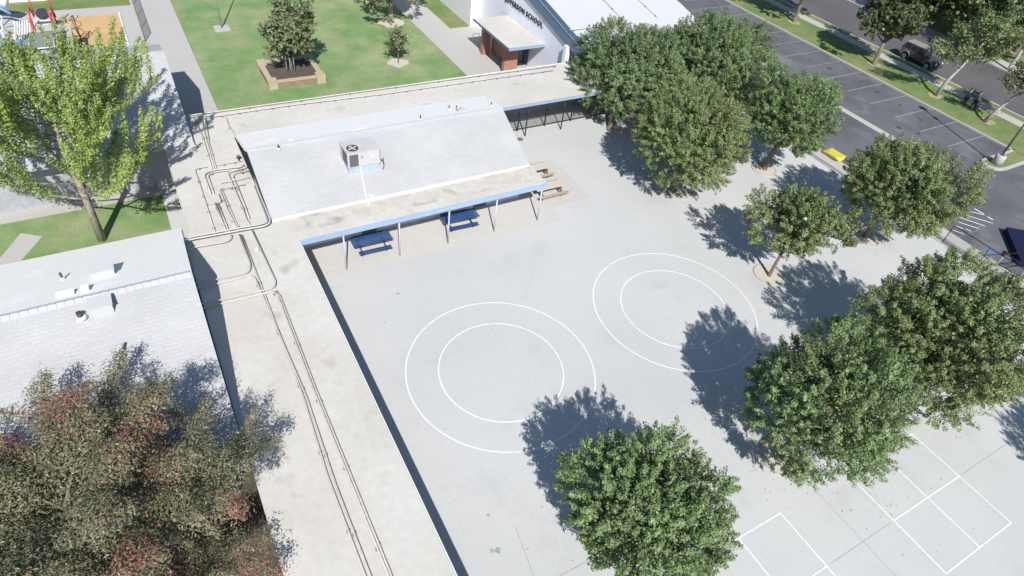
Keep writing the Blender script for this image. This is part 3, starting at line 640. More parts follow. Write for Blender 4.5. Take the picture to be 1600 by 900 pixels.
for k in range(4):
    t = k*math.pi/2+.4; c = Vector((X0+.45, Y0+.45, 4.97)); d = Vector((math.cos(t), math.sin(t), 0)); n = Vector((-d.y, d.x, 0))
    mb.poly([c+d*.06-n*.03, c+d*.27-n*.1+Vector((0, 0, .02)), c+d*.27+n*.1, c+d*.06+n*.03])
mb.build('fan', M_vent, ac)
mb = MB(); mb.box(X0-.012, X0-.002, Y0+.08, Y1-.5, 4.05, 4.82); mb.build('coil_grille', M_hvacd, ac)
mb = MB(); mb.box(X0+.1, X0+.62, Y0-.012, Y0-.002, 4.03, 4.8); mb.build('coil_grille', M_hvacd, ac)
for k in range(9):
    pass
mb = MB(); mb.box(X0+.82, X0+.86, Y0-.02, Y0-.002, 4.5, 4.62); mb.build('handle', M_dark, ac)
mb = MB(); mb.box(X0+1.45, X0+1.56, Y0-.015, Y0-.002, 4.45, 4.52); mb.build('nameplate', M_seal, ac)
mb = MB(); mb.tube(smooth_path([(X1-.05, Y0+.3, 4.1), (X1+.25, Y0+.2, 4.0), (X1+.28, Y0+.1, 3.62), (X1+.1, Y0-.1, 3.55)]), .025, 6); mb.tube([(X1+.3, Y0+.3, 3.5), (X1+.3, Y0+.3, 4.1)], .02, 6); mb.build('cable', M_dark, ac)
mb = MB(); mb.box(X1+.01, X1+.14, Y0+.35, Y0+.6, 4.2, 4.6); mb.build('disconnect_box', M_dark, ac)
dp = empty('drain_pipe', (9.35, 30.5, 3.6), 'white plastic drain pipe running down from the air conditioner', 'pipe')
MB().tube([(9.42, 30.5, 4.0), (9.42, 30.42, 3.58), (9.1, 28.75, 3.0), (9.1, 28.5, 2.98)], .028, 8).build('tube', M_plast, dp)

# ------------------------------------------------------------------ tables
def slat_panel(mb, x0, x1, y0, y1, z, n, t=.012, gap=.35):
    w = (y1-y0)/n
    for k in range(n): mb.box(x0, x1, y0+k*w, y0+k*w+w*(1-gap), z, z+t)
    m_ = int((x1-x0)/.1)
    for k in range(m_): xx = x0+(k+.5)*(x1-x0)/m_; mb.box(xx-.015, xx+.015, y0, y1, z-t, z-.001)
def blue_table(x, y, rz, label):
    e = empty('picnic_table', (x, y, 0), label, 'picnic table', 'blue metal picnic tables under the canopy', rz)
    mb = MB(); slat_panel(mb, -1.15, 1.15, -.42, .42, .735, 12); mb.build('tabletop', M_bluet, e, local=True)
    P = [(-1.17, -.44, .745), (1.17, -.44, .745), (1.17, .44, .745), (-1.17, .44, .745), (-1.17, -.44, .745)]
    MB().tube(P, .022, 8).build('rim', M_bluef, e, local=True)
    for s in (-1, 1):
        mb = MB(); slat_panel(mb, -.95, .95, s*.72-.13, s*.72+.13, .44, 4); mb.build('bench', M_bluet, e, local=True)
        MB().tube([(-.97, s*.72-.14, .445), (.97, s*.72-.14, .445), (.97, s*.72+.14, .445), (-.97, s*.72+.14, .445), (-.97, s*.72-.14, .445)], .018, 8).build('bench_rim', M_bluef, e, local=True)
    for s in (-1, 1):
        mb = MB(); x_ = s*.72
        mb.tube([(x_, -.72, .42), (x_, -.72, .3), (x_, 0, .3), (x_, .72, .3), (x_, .72, .42)], .028, 8)
        mb.tube([(x_, -.3, .72), (x_, -.12, .3), (x_, -.55, .02)], .028, 8); mb.tube([(x_, .3, .72), (x_, .12, .3), (x_, .55, .02)], .028, 8)
        mb.build('leg_frame', M_bluef, e, local=True)
blue_table(8.98, 27.93, math.radians(-1.5), 'left blue metal picnic table with open mesh top under the canopy')
blue_table(14.75, 28.08, math.radians(-3), 'right blue metal picnic table with open mesh top under the canopy')
def wood_table(x, y, rz, label):
    e = empty('picnic_table', (x, y, 0), label, 'picnic table', 'brown picnic tables at the end of the classroom', rz)
    mb = MB()
    for k in range(4): mb.box(-1.15, 1.15, -.36+k*.185, -.36+k*.185+.16, .72, .76)
    mb.build('tabletop', M_pad, e, local=True)
    for s in (-1, 1): MB().box(-1.15, 1.15, s*.72-.12, s*.72+.12, .42, .46).build('bench', M_tan, e, local=True)
    for s in (-1, 1):
        mb = MB(); x_ = s*.75; mb.bar((x_, -.72, .38), (x_, .72, .38), .05, .1); mb.bar((x_, -.3, .7), (x_, -.5, 0), .09, .05); mb.bar((x_, .3, .7), (x_, .5, 0), .09, .05); mb.build('leg_frame', M_brown, e, local=True)
wood_table(22.15, 31.2, 0, 'farther tan wooden picnic table at the right end of the classroom')
wood_table(21.9, 28.95, 0, 'nearer tan wooden picnic table beside the end of the canopy')
df = empty('drinking_fountain', (11.1, 28.95, 0), 'small grey drinking fountain on the wall between the blue tables', 'drinking fountain')
MB().box(10.92, 11.22, 28.98, 29.38, .6, .85).build('basin', M_hvac, df, bevel=.03)
MB().tube([(11.07, 29.1, 0), (11.07, 29.1, .6)], .06, 10).build('pedestal', M_hvac, df); MB().tube([(11.0, 29.05, .85), (11.0, 29.05, .93), (11.04, 29.0, .95)], .015, 6).build('spout', M_steel, df)
tag(MB().lathe([(.25, 0), (.25, .02), (.2, .025)], (0, 0, 0), 20, False).build('drain_cover', M_supp), 'round dark drain cover on the pavement by the iron fence', 'drain cover').location = (23.7, 36.0, .002)

# ------------------------------------------------------------------ fences
fe = empty('iron_fence', (26, 37.2, 0), 'black iron picket fence in shade under the north walkway', 'fence')
mb = MB(); x = 20.2
while x < 32.4: mb.box(x-.01, x+.01, 37.2-.01, 37.2+.01, .08, 1.45); x += .115
mb.build('pickets', M_dark, fe)
mb = MB(); mb.box(20.1, 32.5, 37.175, 37.225, .12, .16); mb.box(20.1, 32.5, 37.175, 37.225, 1.3, 1.34); mb.build('rails', M_dark, fe)
for x in (20.2, 22.2, 24.1, 26.6, 29.1, 31.6): MB().box(x-.04, x+.04, 37.13, 37.21, 0, 1.6).build('fence_post', M_dark, fe)
def chain_fence(name, a, b, h, label, posts, sp=.10, th=.007, m=M_steel, pm=M_supp, cat='fence'):
    e = empty(name, (a[0], a[1], 0), label, cat)
    A = Vector((*a, 0)); B = Vector((*b, 0)); Lh = (B-A).length; d = (B-A).normalized()
    mb = MB(); s = -h
    while s < Lh:
        for sg in (1, -1):
            s0, s1, z0, z1 = s, s+h, (0 if sg > 0 else h), (h if sg > 0 else 0)
            if s0 < 0: t = -s0/h; z0 = z0+(z1-z0)*t; s0 = 0
            if s1 > Lh: t = (Lh-s0)/(s1-s0); z1 = z0+(z1-z0)*t; s1 = Lh
            p = A+d*s0+Vector((0, 0, z0+.03)); q = A+d*s1+Vector((0, 0, z1+.03)); mb.tube([p, q], th, 3, False)
        s += sp
    mb.build('mesh_wire', m, e)
    mb = MB(); mb.tube([A+Vector((0, 0, h+.03)), B+Vector((0, 0, h+.03))], .025, 6); mb.tube([A+Vector((0, 0, .06)), B+Vector((0, 0, .06))], .015, 6); mb.build('rails', pm, e)
    for k in range(posts):
        P = A.lerp(B, k/(posts-1)); MB().tube([P, P+Vector((0, 0, h+.08))], .032, 8).build('fence_post', pm, e)
chain_fence('chain_link_fence', (.86, 60.6), (.94, 84), 1.8, 'tall chain link fence casting its shadow on the path at the upper left', 9, sp=.11, th=.0055)
chain_fence('chain_link_fence', (45.4, -4), (45.25, 14.0), 1.5, 'thin black chain link fence beside the accessible parking bay', 8, sp=.14, th=.004, m=M_dark, pm=M_dark)

# steel railing and sail at the right edge
gt = empty('gate_frame', (46.4, 10.1, 0), 'open steel gate frame with thick silver posts and black rails by the parking', 'gate')
for x, y in ((46.3, 10.75), (46.5, 9.3)):
    MB().tube([(x, y, 0), (x, y, 1.25)], .055, 10).build('gate_post', M_steel, gt)
for z in (.35, 1.2): MB().bar((46.3, 10.75, z), (46.5, 9.3, z), .045).build('rail', M_dark, gt)
MB().bar((46.3, 10.75, .35), (46.5, 9.3, 1.2), .035).build('brace', M_dark, gt)
for (a, b) in (((46.3, 10.75, 1.2), (49.0, 9.9, 1.25)), ((46.5, 9.3, 1.2), (49.2, 8.6, 1.25)), ((46.3, 10.75, .35), (49.0, 9.9, .35))): MB().bar(a, b, .045).build('rail', M_dark, gt)
MB().box(46.22, 46.4, 10.7, 10.95, 1.0, 1.35).build('latch_box', M_dark, gt)
cv = empty('canvas_cover', (51.0, 12.3, 0), 'low dark navy canvas cover with a sharp corner at the right edge beside the gate', 'cover')
def kite(z, g=0): return [(51.25-g, 12.95-g), (48.2+g, 10.2+g), (51.0, 7.2+g), (54.4-g, 10.4)]
mb = MB(); P0 = kite(0); mb.prism(P0, .0, .42); mb.build('side_skirt', M_sail, cv)
mb = MB(); n0 = 0; Q = [(51.25, 12.95, .425), (48.2, 10.2, .425), (51.0, 7.2, .425), (54.4, 10.4, .425)]; mid = (51.2, 10.2, .62)
for i in range(4): mb.poly([Q[i], Q[(i+1) % 4], mid])
mb.build('top_sheet', M_sail, cv)
mb = MB(); mb.tube(Q+[Q[0]], .02, 6); mb.build('edge_rope', M_dark, cv)

# yellow kerb ramp
yr = MB(); zt = .15
A_ = [(46.9, 24.45), (46.9, 26.15)]
yr.v += [(46.92, 24.3, .0), (46.92, 24.8, zt), (46.92, 25.6, zt), (46.92, 26.1, 0), (48.35, 24.7, 0), (48.25, 26.2, 0)]
for q in ((1, 4, 5, 2), (0, 4, 1), (2, 5, 3), (0, 1, 2, 3)): yr.f.append(q); yr.sm.append(False)
tag(yr.build('kerb_ramp', M_yellow), 'bright yellow built up kerb ramp at the edge of the parking lot', 'ramp')

# planter
pl = empty('stone_planter', (10.6, 51.2, 0), 'low square stone planter around a bushy tree in the lawn', 'planter')
px0, px1, py0, py1 = 8.35, 12.75, 49.15, 53.3
for a in ((px0, px1, py0, py0+.38), (px0, px1, py1-.38, py1), (px0, px0+.38, py0+.39, py1-.39), (px1-.38, px1, py0+.39, py1-.39)):
    MB().box(*a, 0, .5).build('side_wall', M_stone, pl); MB().box(a[0]-.02, a[1]+.02, a[2]-.002, a[3]+.002, .5, .57).build('coping', M_stonecap, pl)
for x in (px0, px1-.6):
    for y in (py0, py1-.6): MB().box(x-.05, x+.65, y-.05, y+.65, 0, .68).build('corner_block', M_stonecap, pl)
MB().box(px0+.38, px1-.38, py0+.38, py1-.38, 0, .38).build('soil_bed', M_soil, pl)
for k, x in enumerate((10.2, 10.5, 10.8)):
    tag(MB().tube([(x, 50.9, .3), (x, 50.9, 2.3)], .035, 8).build('tree_stake', M_barkw), ['left', 'middle', 'right'][k]+' pale wooden stake supporting the planter tree', 'stake', 'stakes around the planter tree')
# mulch circles
for x, y, r, in ((19.8, 51.0, .95), (22.5, 59.8, 1.3)): splat('mulch', [(x, y, r)], M_pad, .006)
for x, y in ((68.5, 48.7), (68.0, 37.0), (68, 29.6), (68, 24.2)): splat('mulch', [(x, y, .8)], mat('mulch_m', (.34, .29, .2), rough=1, var=.2, scale=5), .106)

# pole on the lawn
fp = empty('flagpole', (7.24, 61.9, 0), 'slim grey pole on a square concrete pad in the lawn', 'pole')
MB().box(-.65, .65, -.6, .6, -.01, .1).build('pad', M_path, fp, local=True, bevel=.01)
MB().tube([(0, 0, .1), (0, 0, 7.5)], [.07, .045], 10).build('pole', M_steel, fp, local=True)

# lamp post
lp = empty('lamp_post', (60.75, 19.05, 0), 'tall dark parking lot lamp on a thick concrete base in the island', 'lamp post')
MB().lathe([(.42, 0), (.40, .8), (.36, .86), (.30, .88)], (0, 0, .05), 24).build('concrete_base', M_kerb, lp, local=True)
MB().tube([(0, 0, .9), (0, 0, 9.4)], [.085, .06], 10).build('pole', M_supp, lp, local=True)
mb = MB(); mb.box(-.25, .25, -.35, .35, 9.35, 9.5); mb.build('lamp_head', M_dark, lp, local=True)
MB().box(-.17, .17, -.10, .10, 7.4, 7.75).build('floodlight', M_dark, lp, local=True)
MB().lathe([(.2, 0), (.2, .04)], (0, 0, .93), 16).build('flange', M_supp, lp, local=True)

# handrail by the hall
hr = MB()
for y in (52.6, 53.4):
    hr.tube(smooth_path([(28.3, y, 0), (28.3, y, .8), (29.0, y, .8), (29.0, y, 0)], .1), .025, 6)
tag(hr.build('bike_rack', M_plast), 'small white bike rack next to the brick porch', 'bike rack')

# ------------------------------------------------------------------ jeep
jp = empty('parked_car', (74.05, 35.75, -.02), 'dark grey boxy four wheel drive parked at the kerb under the trees', 'car', None, 0)
def car():     # local: front towards -y, width along x
    prof = [(2.05, .55), (2.1, .95), (2.06, 1.12), (-2.05, 1.05), (-2.1, .6), (-1.95, .5)]
    mb = MB(); n = len(prof)
    L_ = [(-.82, y, z) for y, z in prof]; R_ = [(.82, y, z) for y, z in prof]
    mb.v += L_+R_
    mb.f += [tuple(range(n)), tuple(range(2*n-1, n-1, -1))] + [(i, (i+1) % n, n+(i+1) % n, n+i)[::-1] for i in range(n)]; mb.sm += [False]*(n+2)
    mb.build('body', M_car, jp, local=True, bevel=.04)
    mb = MB(); mb.hexa([(-.76, -.55, 1.07), (.76, -.55, 1.07), (.78, 2.0, 1.1), (-.78, 2.0, 1.1), (-.66, -.25, 1.78), (.66, -.25, 1.78), (.68, 1.95, 1.78), (-.68, 1.95, 1.78)]); mb.build('cabin', M_car, jp, local=True, bevel=.03)
    MB().box(-.69, .69, -.28, 1.98, 1.785, 1.84).build('roof', M_carl, jp, local=True, bevel=.02)
    mb = MB(); mb.hexa([(-.7, -.575, 1.16), (.7, -.575, 1.16), (.7, -.54, 1.16), (-.7, -.54, 1.16), (-.62, -.305, 1.74), (.62, -.305, 1.74), (.62, -.27, 1.74), (-.62, -.27, 1.74)]); mb.build('windscreen', M_glass, jp, local=True)
    for s in (-1, 1):
        for y0, y1 in ((-.3, .42), (.5, 1.1), (1.2, 1.85)):
            P = [(s*.772, y0, 1.2), (s*.776, y1, 1.2), (s*.70, y1, 1.7), (s*.69, max(y0, -.12), 1.7)]
            Q = [(a*1.0-s*.03, b, c) for a, b, c in P]
            mb = MB(); mb.hexa([Q[0], P[0], P[1], Q[1], Q[3], P[3], P[2], Q[2]]); mb.build('side_window', M_glass, jp, local=True)
    for s in (-1, 1):
        for y in (-1.36, 1.38):
            mb = MB(); n = 24; prof = []
            def wheel(mb, r0, r1, x0, x1):
                b0 = len(mb.v)
                for (r, x_) in ((r0, x0), (r1, x0), (r1, x1), (r0, x1)):
                    for k in range(n): t = 2*math.pi*k/n; mb.v.append((x_, y+r*math.cos(t), .42+r*math.sin(t)))
                for i in range(4):
                    for k in range(n):
                        a = b0+i*n+k; b = b0+i*n+(k+1) % n; c = b0+((i+1) % 4)*n+(k+1) % n; d = b0+((i+1) % 4)*n+k; mb.f.append((a, b, c, d)); mb.sm.append(False)
            wheel(mb, .24, .42, s*.68, s*.93); w = mb.build('wheel', M_tyre, jp, local=True)
            mb = MB(); wheel(mb, .02, .24, s*.72, s*.90)
            mb.build('rim', M_rim, w, local=True)
            mb = MB()
            for k in range(7):
                t0 = math.pi*(.04+.92*k/7); t1 = math.pi*(.04+.92*(k+1)/7)
                P = [(y+.5*math.cos(t0), .45+.5*math.sin(t0)), (y+.5*math.cos(t1), .45+.5*math.sin(t1)), (y+.57*math.cos(t1), .45+.57*math.sin(t1)), (y+.57*math.cos(t0), .45+.57*math.sin(t0))]
                xa, xb = sorted((s*.72, s*.94))
                mb.hexa([(xa, *P[0]), (xb, *P[0]), (xb, *P[1]), (xa, *P[1]), (xa, *P[3]), (xb, *P[3]), (xb, *P[2]), (xa, *P[2])])
            mb.build('fender', M_carl, jp, local=True)
    mb = MB()
    for k in range(7): mb.box(-.36+k*.12-.025, -.36+k*.12+.025, -2.13, -2.1, .68, .98)
    mb.build('grille', M_ventd, jp, local=True)
    for s in (-1, 1): MB().lathe([(.1, 0), (.1, .05)], (0, 0, 0), 16).build('headlight', M_plast, jp, local=True).matrix_local = Matrix.Translation((s*.56, -2.08, .86)) @ Matrix.Rotation(math.pi/2, 4, 'X')
    MB().box(-.85, .85, -2.28, -2.12, .42, .6).build('bumper', M_ventd, jp, local=True, bevel=.03)
    MB().box(-.85, .85, 2.1, 2.2, .42, .6).build('bumper', M_ventd, jp, local=True, bevel=.03)
    mb = MB(); mb.lathe([(.22, 0), (.4, .02), (.41, .12), (.38, .22), (.1, .22)], (0, 0, 0), 24); sp = mb.build('spare_wheel', M_tyre, jp, local=True); sp.matrix_local = Matrix.Translation((0, 2.09, .98)) @ Matrix.Rotation(-math.pi/2, 4, 'X')
    for s in (-1, 1): MB().box(s*.95-.1, s*.95+.1, -.42, -.34, 1.15, 1.35).build('mirror', M_ventd, jp, local=True)
    MB().box(-.55, .55, -1.98, -.7, 1.075, 1.12).build('bonnet', M_car, jp, local=True, bevel=.02)
car()

# ------------------------------------------------------------------ people
def person(x, y, rz, shirt, trousers, label, hgt=1.68, stride=.2, arm=.1):
    e = empty('person', (x, y, .105), label, 'person', None, rz)
    def skin(name, verts, edges, rad, m, parent=e, sub=2):
        me = bpy.data.meshes.new(name); me.from_pydata(verts, edges, []); me.update(); me.materials.append(m)
        o = bpy.data.objects.new(name, me); COL.objects.link(o); o.parent = parent
        md = o.modifiers.new('skin', 'SKIN'); md.use_smooth_shade = True
        rad = [tuple(q*1.3 for q in r_) if isinstance(r_, tuple) else r_*1.3 for r_ in rad]
        for i, r_ in enumerate(rad): me.skin_vertices[0].data[i].radius = r_ if isinstance(r_, tuple) else (r_, r_)
        me.skin_vertices[0].data[0].use_root = True
        s_ = o.modifiers.new('sub', 'SUBSURF'); s_.levels = sub; s_.render_levels = sub
        return o
    k = hgt/1.7
    V = [(0, 0, .92), (0, 0, 1.12), (0, 0, 1.34), (0, 0, 1.46), (0, -.01, 1.55), (0, -.02, 1.66), (0, -.01, 1.72),
         (.17, 0, 1.38), (.23, arm*.3, 1.12), (.24, -arm-.12, .92), (.24, -arm-.2, .84),
         (-.17, 0, 1.38), (-.23, -arm*.5, 1.12), (-.23, -arm-.2, 1.0), (-.2, -arm-.32, .98),
         (.09, 0, .86), (.10, -stride*.6, .48), (.10, -stride, .08), (.10, -stride-.15, .035),
         (-.09, 0, .86), (-.10, stride*.3, .48), (-.10, stride, .10), (-.10, stride-.13, .035)]
    V = [(a*k, b*k, c*k) for a, b, c in V]
    E_ = [(0, 1), (1, 2), (2, 3), (3, 4), (4, 5), (5, 6), (2, 7), (7, 8), (8, 9), (9, 10), (2, 11), (11, 12), (12, 13), (13, 14), (0, 15), (15, 16), (16, 17), (17, 18), (0, 19), (19, 20), (20, 21), (21, 22)]
    Rr = [(.13, .1), (.12, .09), (.15, .1), (.06, .06), (.07, .08), (.085, .1), (.06, .07), .06, .045, .035, .04, .06, .045, .035, .04, .085, .06, .045, .035, .085, .06, .045, .035]
    skin('body', V, E_, Rr, M_skin)
    mul = lambda r_, f: tuple(q*f for q in r_) if isinstance(r_, tuple) else r_*f
    idx = [0, 1, 2, 7, 8, 9, 11, 12, 13]; mp = {a: i for i, a in enumerate(idx)}
    skin('shirt', [V[i] if i else (0, 0, .86*k) for i in idx], [(mp[a], mp[b]) for a, b in E_ if a in mp and b in mp], [mul(Rr[i], 1.18) for i in idx], shirt)
    idx = [0, 15, 16, 17, 19, 20, 21]; mp = {a: i for i, a in enumerate(idx)}
    skin('trousers', [V[i] for i in idx], [(mp[a], mp[b]) for a, b in E_ if a in mp and b in mp], [mul(Rr[i], 1.22) for i in idx], trousers)
    for a, b in ((17, 18), (21, 22)):
        skin('shoe', [V[a], V[b]], [(0, 1)], [.052, .05], M_dark)
    MB().ellipsoid((0, .02*k, 1.70*k), (.098, .11, .11)).build('hair', M_hair, e, local=True)
    return e
person(68.75, 27.2, math.radians(25), plain('purple_shirt', (.10, .085, .26)), plain('dark_trousers', (.012, .012, .016)), 'person in a purple shirt and dark trousers walking on the verge')
person(69.15, 26.45, math.radians(10), plain('greyblue_shirt', (.16, .15, .24)), plain('black_trousers', (.014, .013, .015)), 'person in a grey blue shirt walking just ahead of the other', 1.66, .24, .14)

# ------------------------------------------------------------------ playground equipment (upper left)
ps = empty('slide_tower', (-6, 64, 0), 'red and white play tower with a black arched opening', 'play structure')
def panel(P, th, name, m, e):
    P = [Vector(p) for p in P]; n = (P[1]-P[0]).cross(P[2]-P[0]).normalized()*th; mb = MB(); mb.hexa([P[0], P[1], P[2], P[3], P[0]+n, P[1]+n, P[2]+n, P[3]+n]); return mb.build(name, m, e)
for x in (-6.6, -5.3):
    for y in (62.0, 65.6): MB().tube([(x, y, 0), (x, y, 2.6)], .06, 10).build('post', M_red, ps)
MB().box(-6.5, -5.4, 62.0, 65.5, 1.05, 1.15).build('deck', M_plast, ps)
panel([(-6.55, 65.5, 1.2), (-5.35, 65.5, 1.2), (-5.35, 62.9, 1.5), (-6.55, 62.9, 1.5)], .05, 'panel', mat('pale_panel', (.66, .66, .62), rough=.6), ps)
mb = MB(); pts = [(-6.3+.8*math.sin(t)*.55+.35, 64.2+1.1*math.cos(t)) for t in [k*2*math.pi/20 for k in range(20)]]
mb.prism(pts, 1.6, 1.66); mb.build('arched_opening', M_ventd, ps)
MB().box(-6.3, -5.5, 61.6, 62.2, 1.2, 1.26).build('step', M_plast, ps)
for x in (-6.75, -5.25): 
    MB().tube([(x, 66.3, .5), (x, 65.3, 1.75), (x, 62.6, 1.8), (x, 61.8, .9)], .055, 8).build('rail', M_red, ps)
for x in (-6.95, -6.45): MB().tube([(x, 66, .3), (x, 63, 1.5)], .04, 8).build('rail', M_red, ps)
ws = empty('climbing_ladder', (-7.6, 63.6, 0), 'pale slatted climbing ramp left of the red play tower', 'play structure')
mb = MB()
for k in range(9): mb.box(-8.15+k*.17, -8.05+k*.17, 62.4, 65.2, .75, .8)
mb.build('slats', M_plast, ws)
for x, y in ((-8.2, 62.4), (-6.8, 62.4), (-8.2, 65.2), (-6.8, 65.2)): MB().tube([(x, y, 0), (x, y, .8)], .04, 8).build('leg', M_plast, ws)
sl = empty('tube_slide', (-9.3, 65, 0), 'white and blue slides and curved climber at the far upper left', 'slide')
for k, (pts, r_, m_) in enumerate([([(-10.8, 67.4, 2.4), (-9.4, 67.2, 2.1), (-8.3, 66.9, 1.6)], .42, M_plast), ([(-11, 66.4, 2.2), (-9.2, 66.2, 1.9), (-8.2, 65.7, 1.2)], .12, M_bluep), ([(-10.6, 61.0, 1.3), (-9.6, 60.9, 1.2), (-8.7, 60.3, .8)], .5, M_bluep)]):
    MB().tube(smooth_path(pts, .5), r_, 14).build('slide_tube' if k != 1 else 'rail', m_, sl)
MB().tube([(-8.6, 60.3, .8), (-8.25, 60.0, .65)], [.52, .48], 14).build('slide_mouth', M_dark, sl)
for y, z in ((64.2, 1.6), (62.8, 1.5), (61.6, 1.3)):
    MB().tube(smooth_path([(-10.5, y, z), (-8.9, y+.5, z+.2), (-8.6, y-.6, z-.1), (-9.4, y-.9, z-.6)], .5), .05, 8).build('climbing_loop', M_plast, sl)
MB().tube([(-9.4, 66, 0), (-9.4, 66, 2.4)], .06, 8).build('post', M_bluep, sl); MB().tube([(-9.4, 62, 0), (-9.4, 62, 2.2)], .06, 8).build('post', M_bluep, sl)
bp = MB(); bp.box(-7.9, -7.1, 58.4, 60.2, 1.1, 1.2); bp.box(-7.9, -7.82, 58.4, 60.2, .0, 1.1); bp.box(-7.18, -7.1, 58.4, 60.2, 0, 1.1)
tag(bp.build('play_table', M_bluep), 'low blue play counter half hidden by the yellow green tree', 'play structure')
bn = empty('slatted_bench', (-7.7, 60.9, 0), 'black bench with white slats left of the play tower', 'bench')
MB().box(-8.05, -7.55, 60.3, 62.3, .42, .47).build('seat', M_dark, bn)
mb = MB(); mb.box(-7.95, -7.9, 60.3, 62.3, .475, .5); mb.box(-7.8, -7.75, 60.3, 62.3, .475, .5); mb.box(-7.65, -7.6, 60.3, 62.3, .475, .5); mb.build('slats', M_plast, bn)
for y in (60.5, 62.1): MB().box(-8.0, -7.6, y, y+.08, 0, .42).build('leg', M_dark, bn)
sr = empty('shade_shelter', (-5.3, 59, 0), 'square beige and grey flat shade roof beside the orange play surface', 'shelter')
MB().box(-6.3, -4.0, 56.0, 60.6, 1.95, 2.03).build('canopy', M_tan if False else mat('beige_canvas', (.47, .43, .39), rough=.8), sr)
MB().box(-6.75, -5.2, 55.6, 58.6, 2.2, 2.26).build('canopy', mat('grey_canvas', (.22, .23, .22), rough=.8), sr)
MB().tube([(-6.75, 55.6, 2.25), (-5.2, 55.6, 2.25), (-5.2, 58.6, 2.25), (-6.75, 58.6, 2.25), (-6.75, 55.6, 2.25)], .05, 6).build('canopy_frame', M_plast, sr)
for x, y in ((-6.6, 55.9), (-4.1, 56.1), (-6.2, 60.5), (-4.1, 60.5)): MB().tube([(x, y, 0), (x, y, 1.95)], .05, 8).build('post', M_hvac, sr)
sc = empty('spiral_climber', (-3.8, 62.4, 0), 'brown curved spiral climber standing on the orange rubber surface', 'climber')
MB().tube([(-3.75, 61.9, 0), (-3.75, 61.9, 2.1)], .05, 8).build('post', M_brown, sc)
MB().tube([(-3.75+.38*math.cos(t), 61.9+.38*math.sin(t), .1+t*.105) for t in [k*.35 for k in range(55)]], .03, 6).build('coil', M_brown, sc)
MB().tube(smooth_path([(-3.75, 61.9, 2.1), (-3.9, 61.3, 2.2), (-3.8, 60.9, 1.5), (-3.6, 60.9, 0)], .3), .04, 6).build('arch', M_brown, sc)
tag(MB().box(-.52, -.40, 60.4, 67.4, 0, .1).build('edging_board', M_plast), 'pale edging board along the right side of the orange surface', 'edging')
wl = MB(); wl.box(-12, -5.9, 71.8, 72.1, 0, .9); tag(wl.build('low_wall', M_wht), 'low white wall at the top left corner of the lawn', 'wall')

# ------------------------------------------------------------------ trees
def leaves_mesh(name, pos, nrm, size, tint, rng, m, aspect=.5, droop=.5):
    n = len(pos)
    r = rng.normal(size=(n, 3)); r[:, 2] -= droop*1.6
    nrm = nrm/np.linalg.norm(nrm, axis=1)[:, None]
    ax = r-nrm*(r*nrm).sum(1)[:, None]; ax /= np.linalg.norm(ax, axis=1)[:, None]
    sd = np.cross(nrm, ax)
    s = size[:, None]
    fold = nrm*s*.12
    V = np.stack([pos-ax*s*.5, pos+sd*s*aspect*.5-fold+ax*s*.05, pos+ax*s*.5, pos-sd*s*aspect*.5-fold+ax*s*.05], 1).reshape(-1, 3)
    me = bpy.data.meshes.new(name)
    me.vertices.add(4*n); me.vertices.foreach_set('co', V.astype(np.float32).ravel())
    me.loops.add(4*n); me.loops.foreach_set('vertex_index', np.arange(4*n, dtype=np.int32))
    me.polygons.add(n); me.polygons.foreach_set('loop_start', np.arange(0, 4*n, 4, dtype=np.int32)); me.polygons.foreach_set('loop_total', np.full(n, 4, dtype=np.int32))
    me.update(calc_edges=True)
    at = me.attributes.new('tint', 'FLOAT', 'FACE'); at.data.foreach_set('value', np.clip(tint, 0, 1).astype(np.float32))
    me.materials.append(m); return me
def fib(n, rng, zmin=-.7):
    i = np.arange(n)+.5; z = 1-(1-zmin)*i/n; t = i*2.399963+rng.uniform(0, 6); r = np.sqrt(np.maximum(0, 1-z*z))
    d = np.stack([r*np.cos(t), r*np.sin(t), z], 1)+rng.normal(size=(n, 3))*.12; return d/np.linalg.norm(d, axis=1)[:, None]
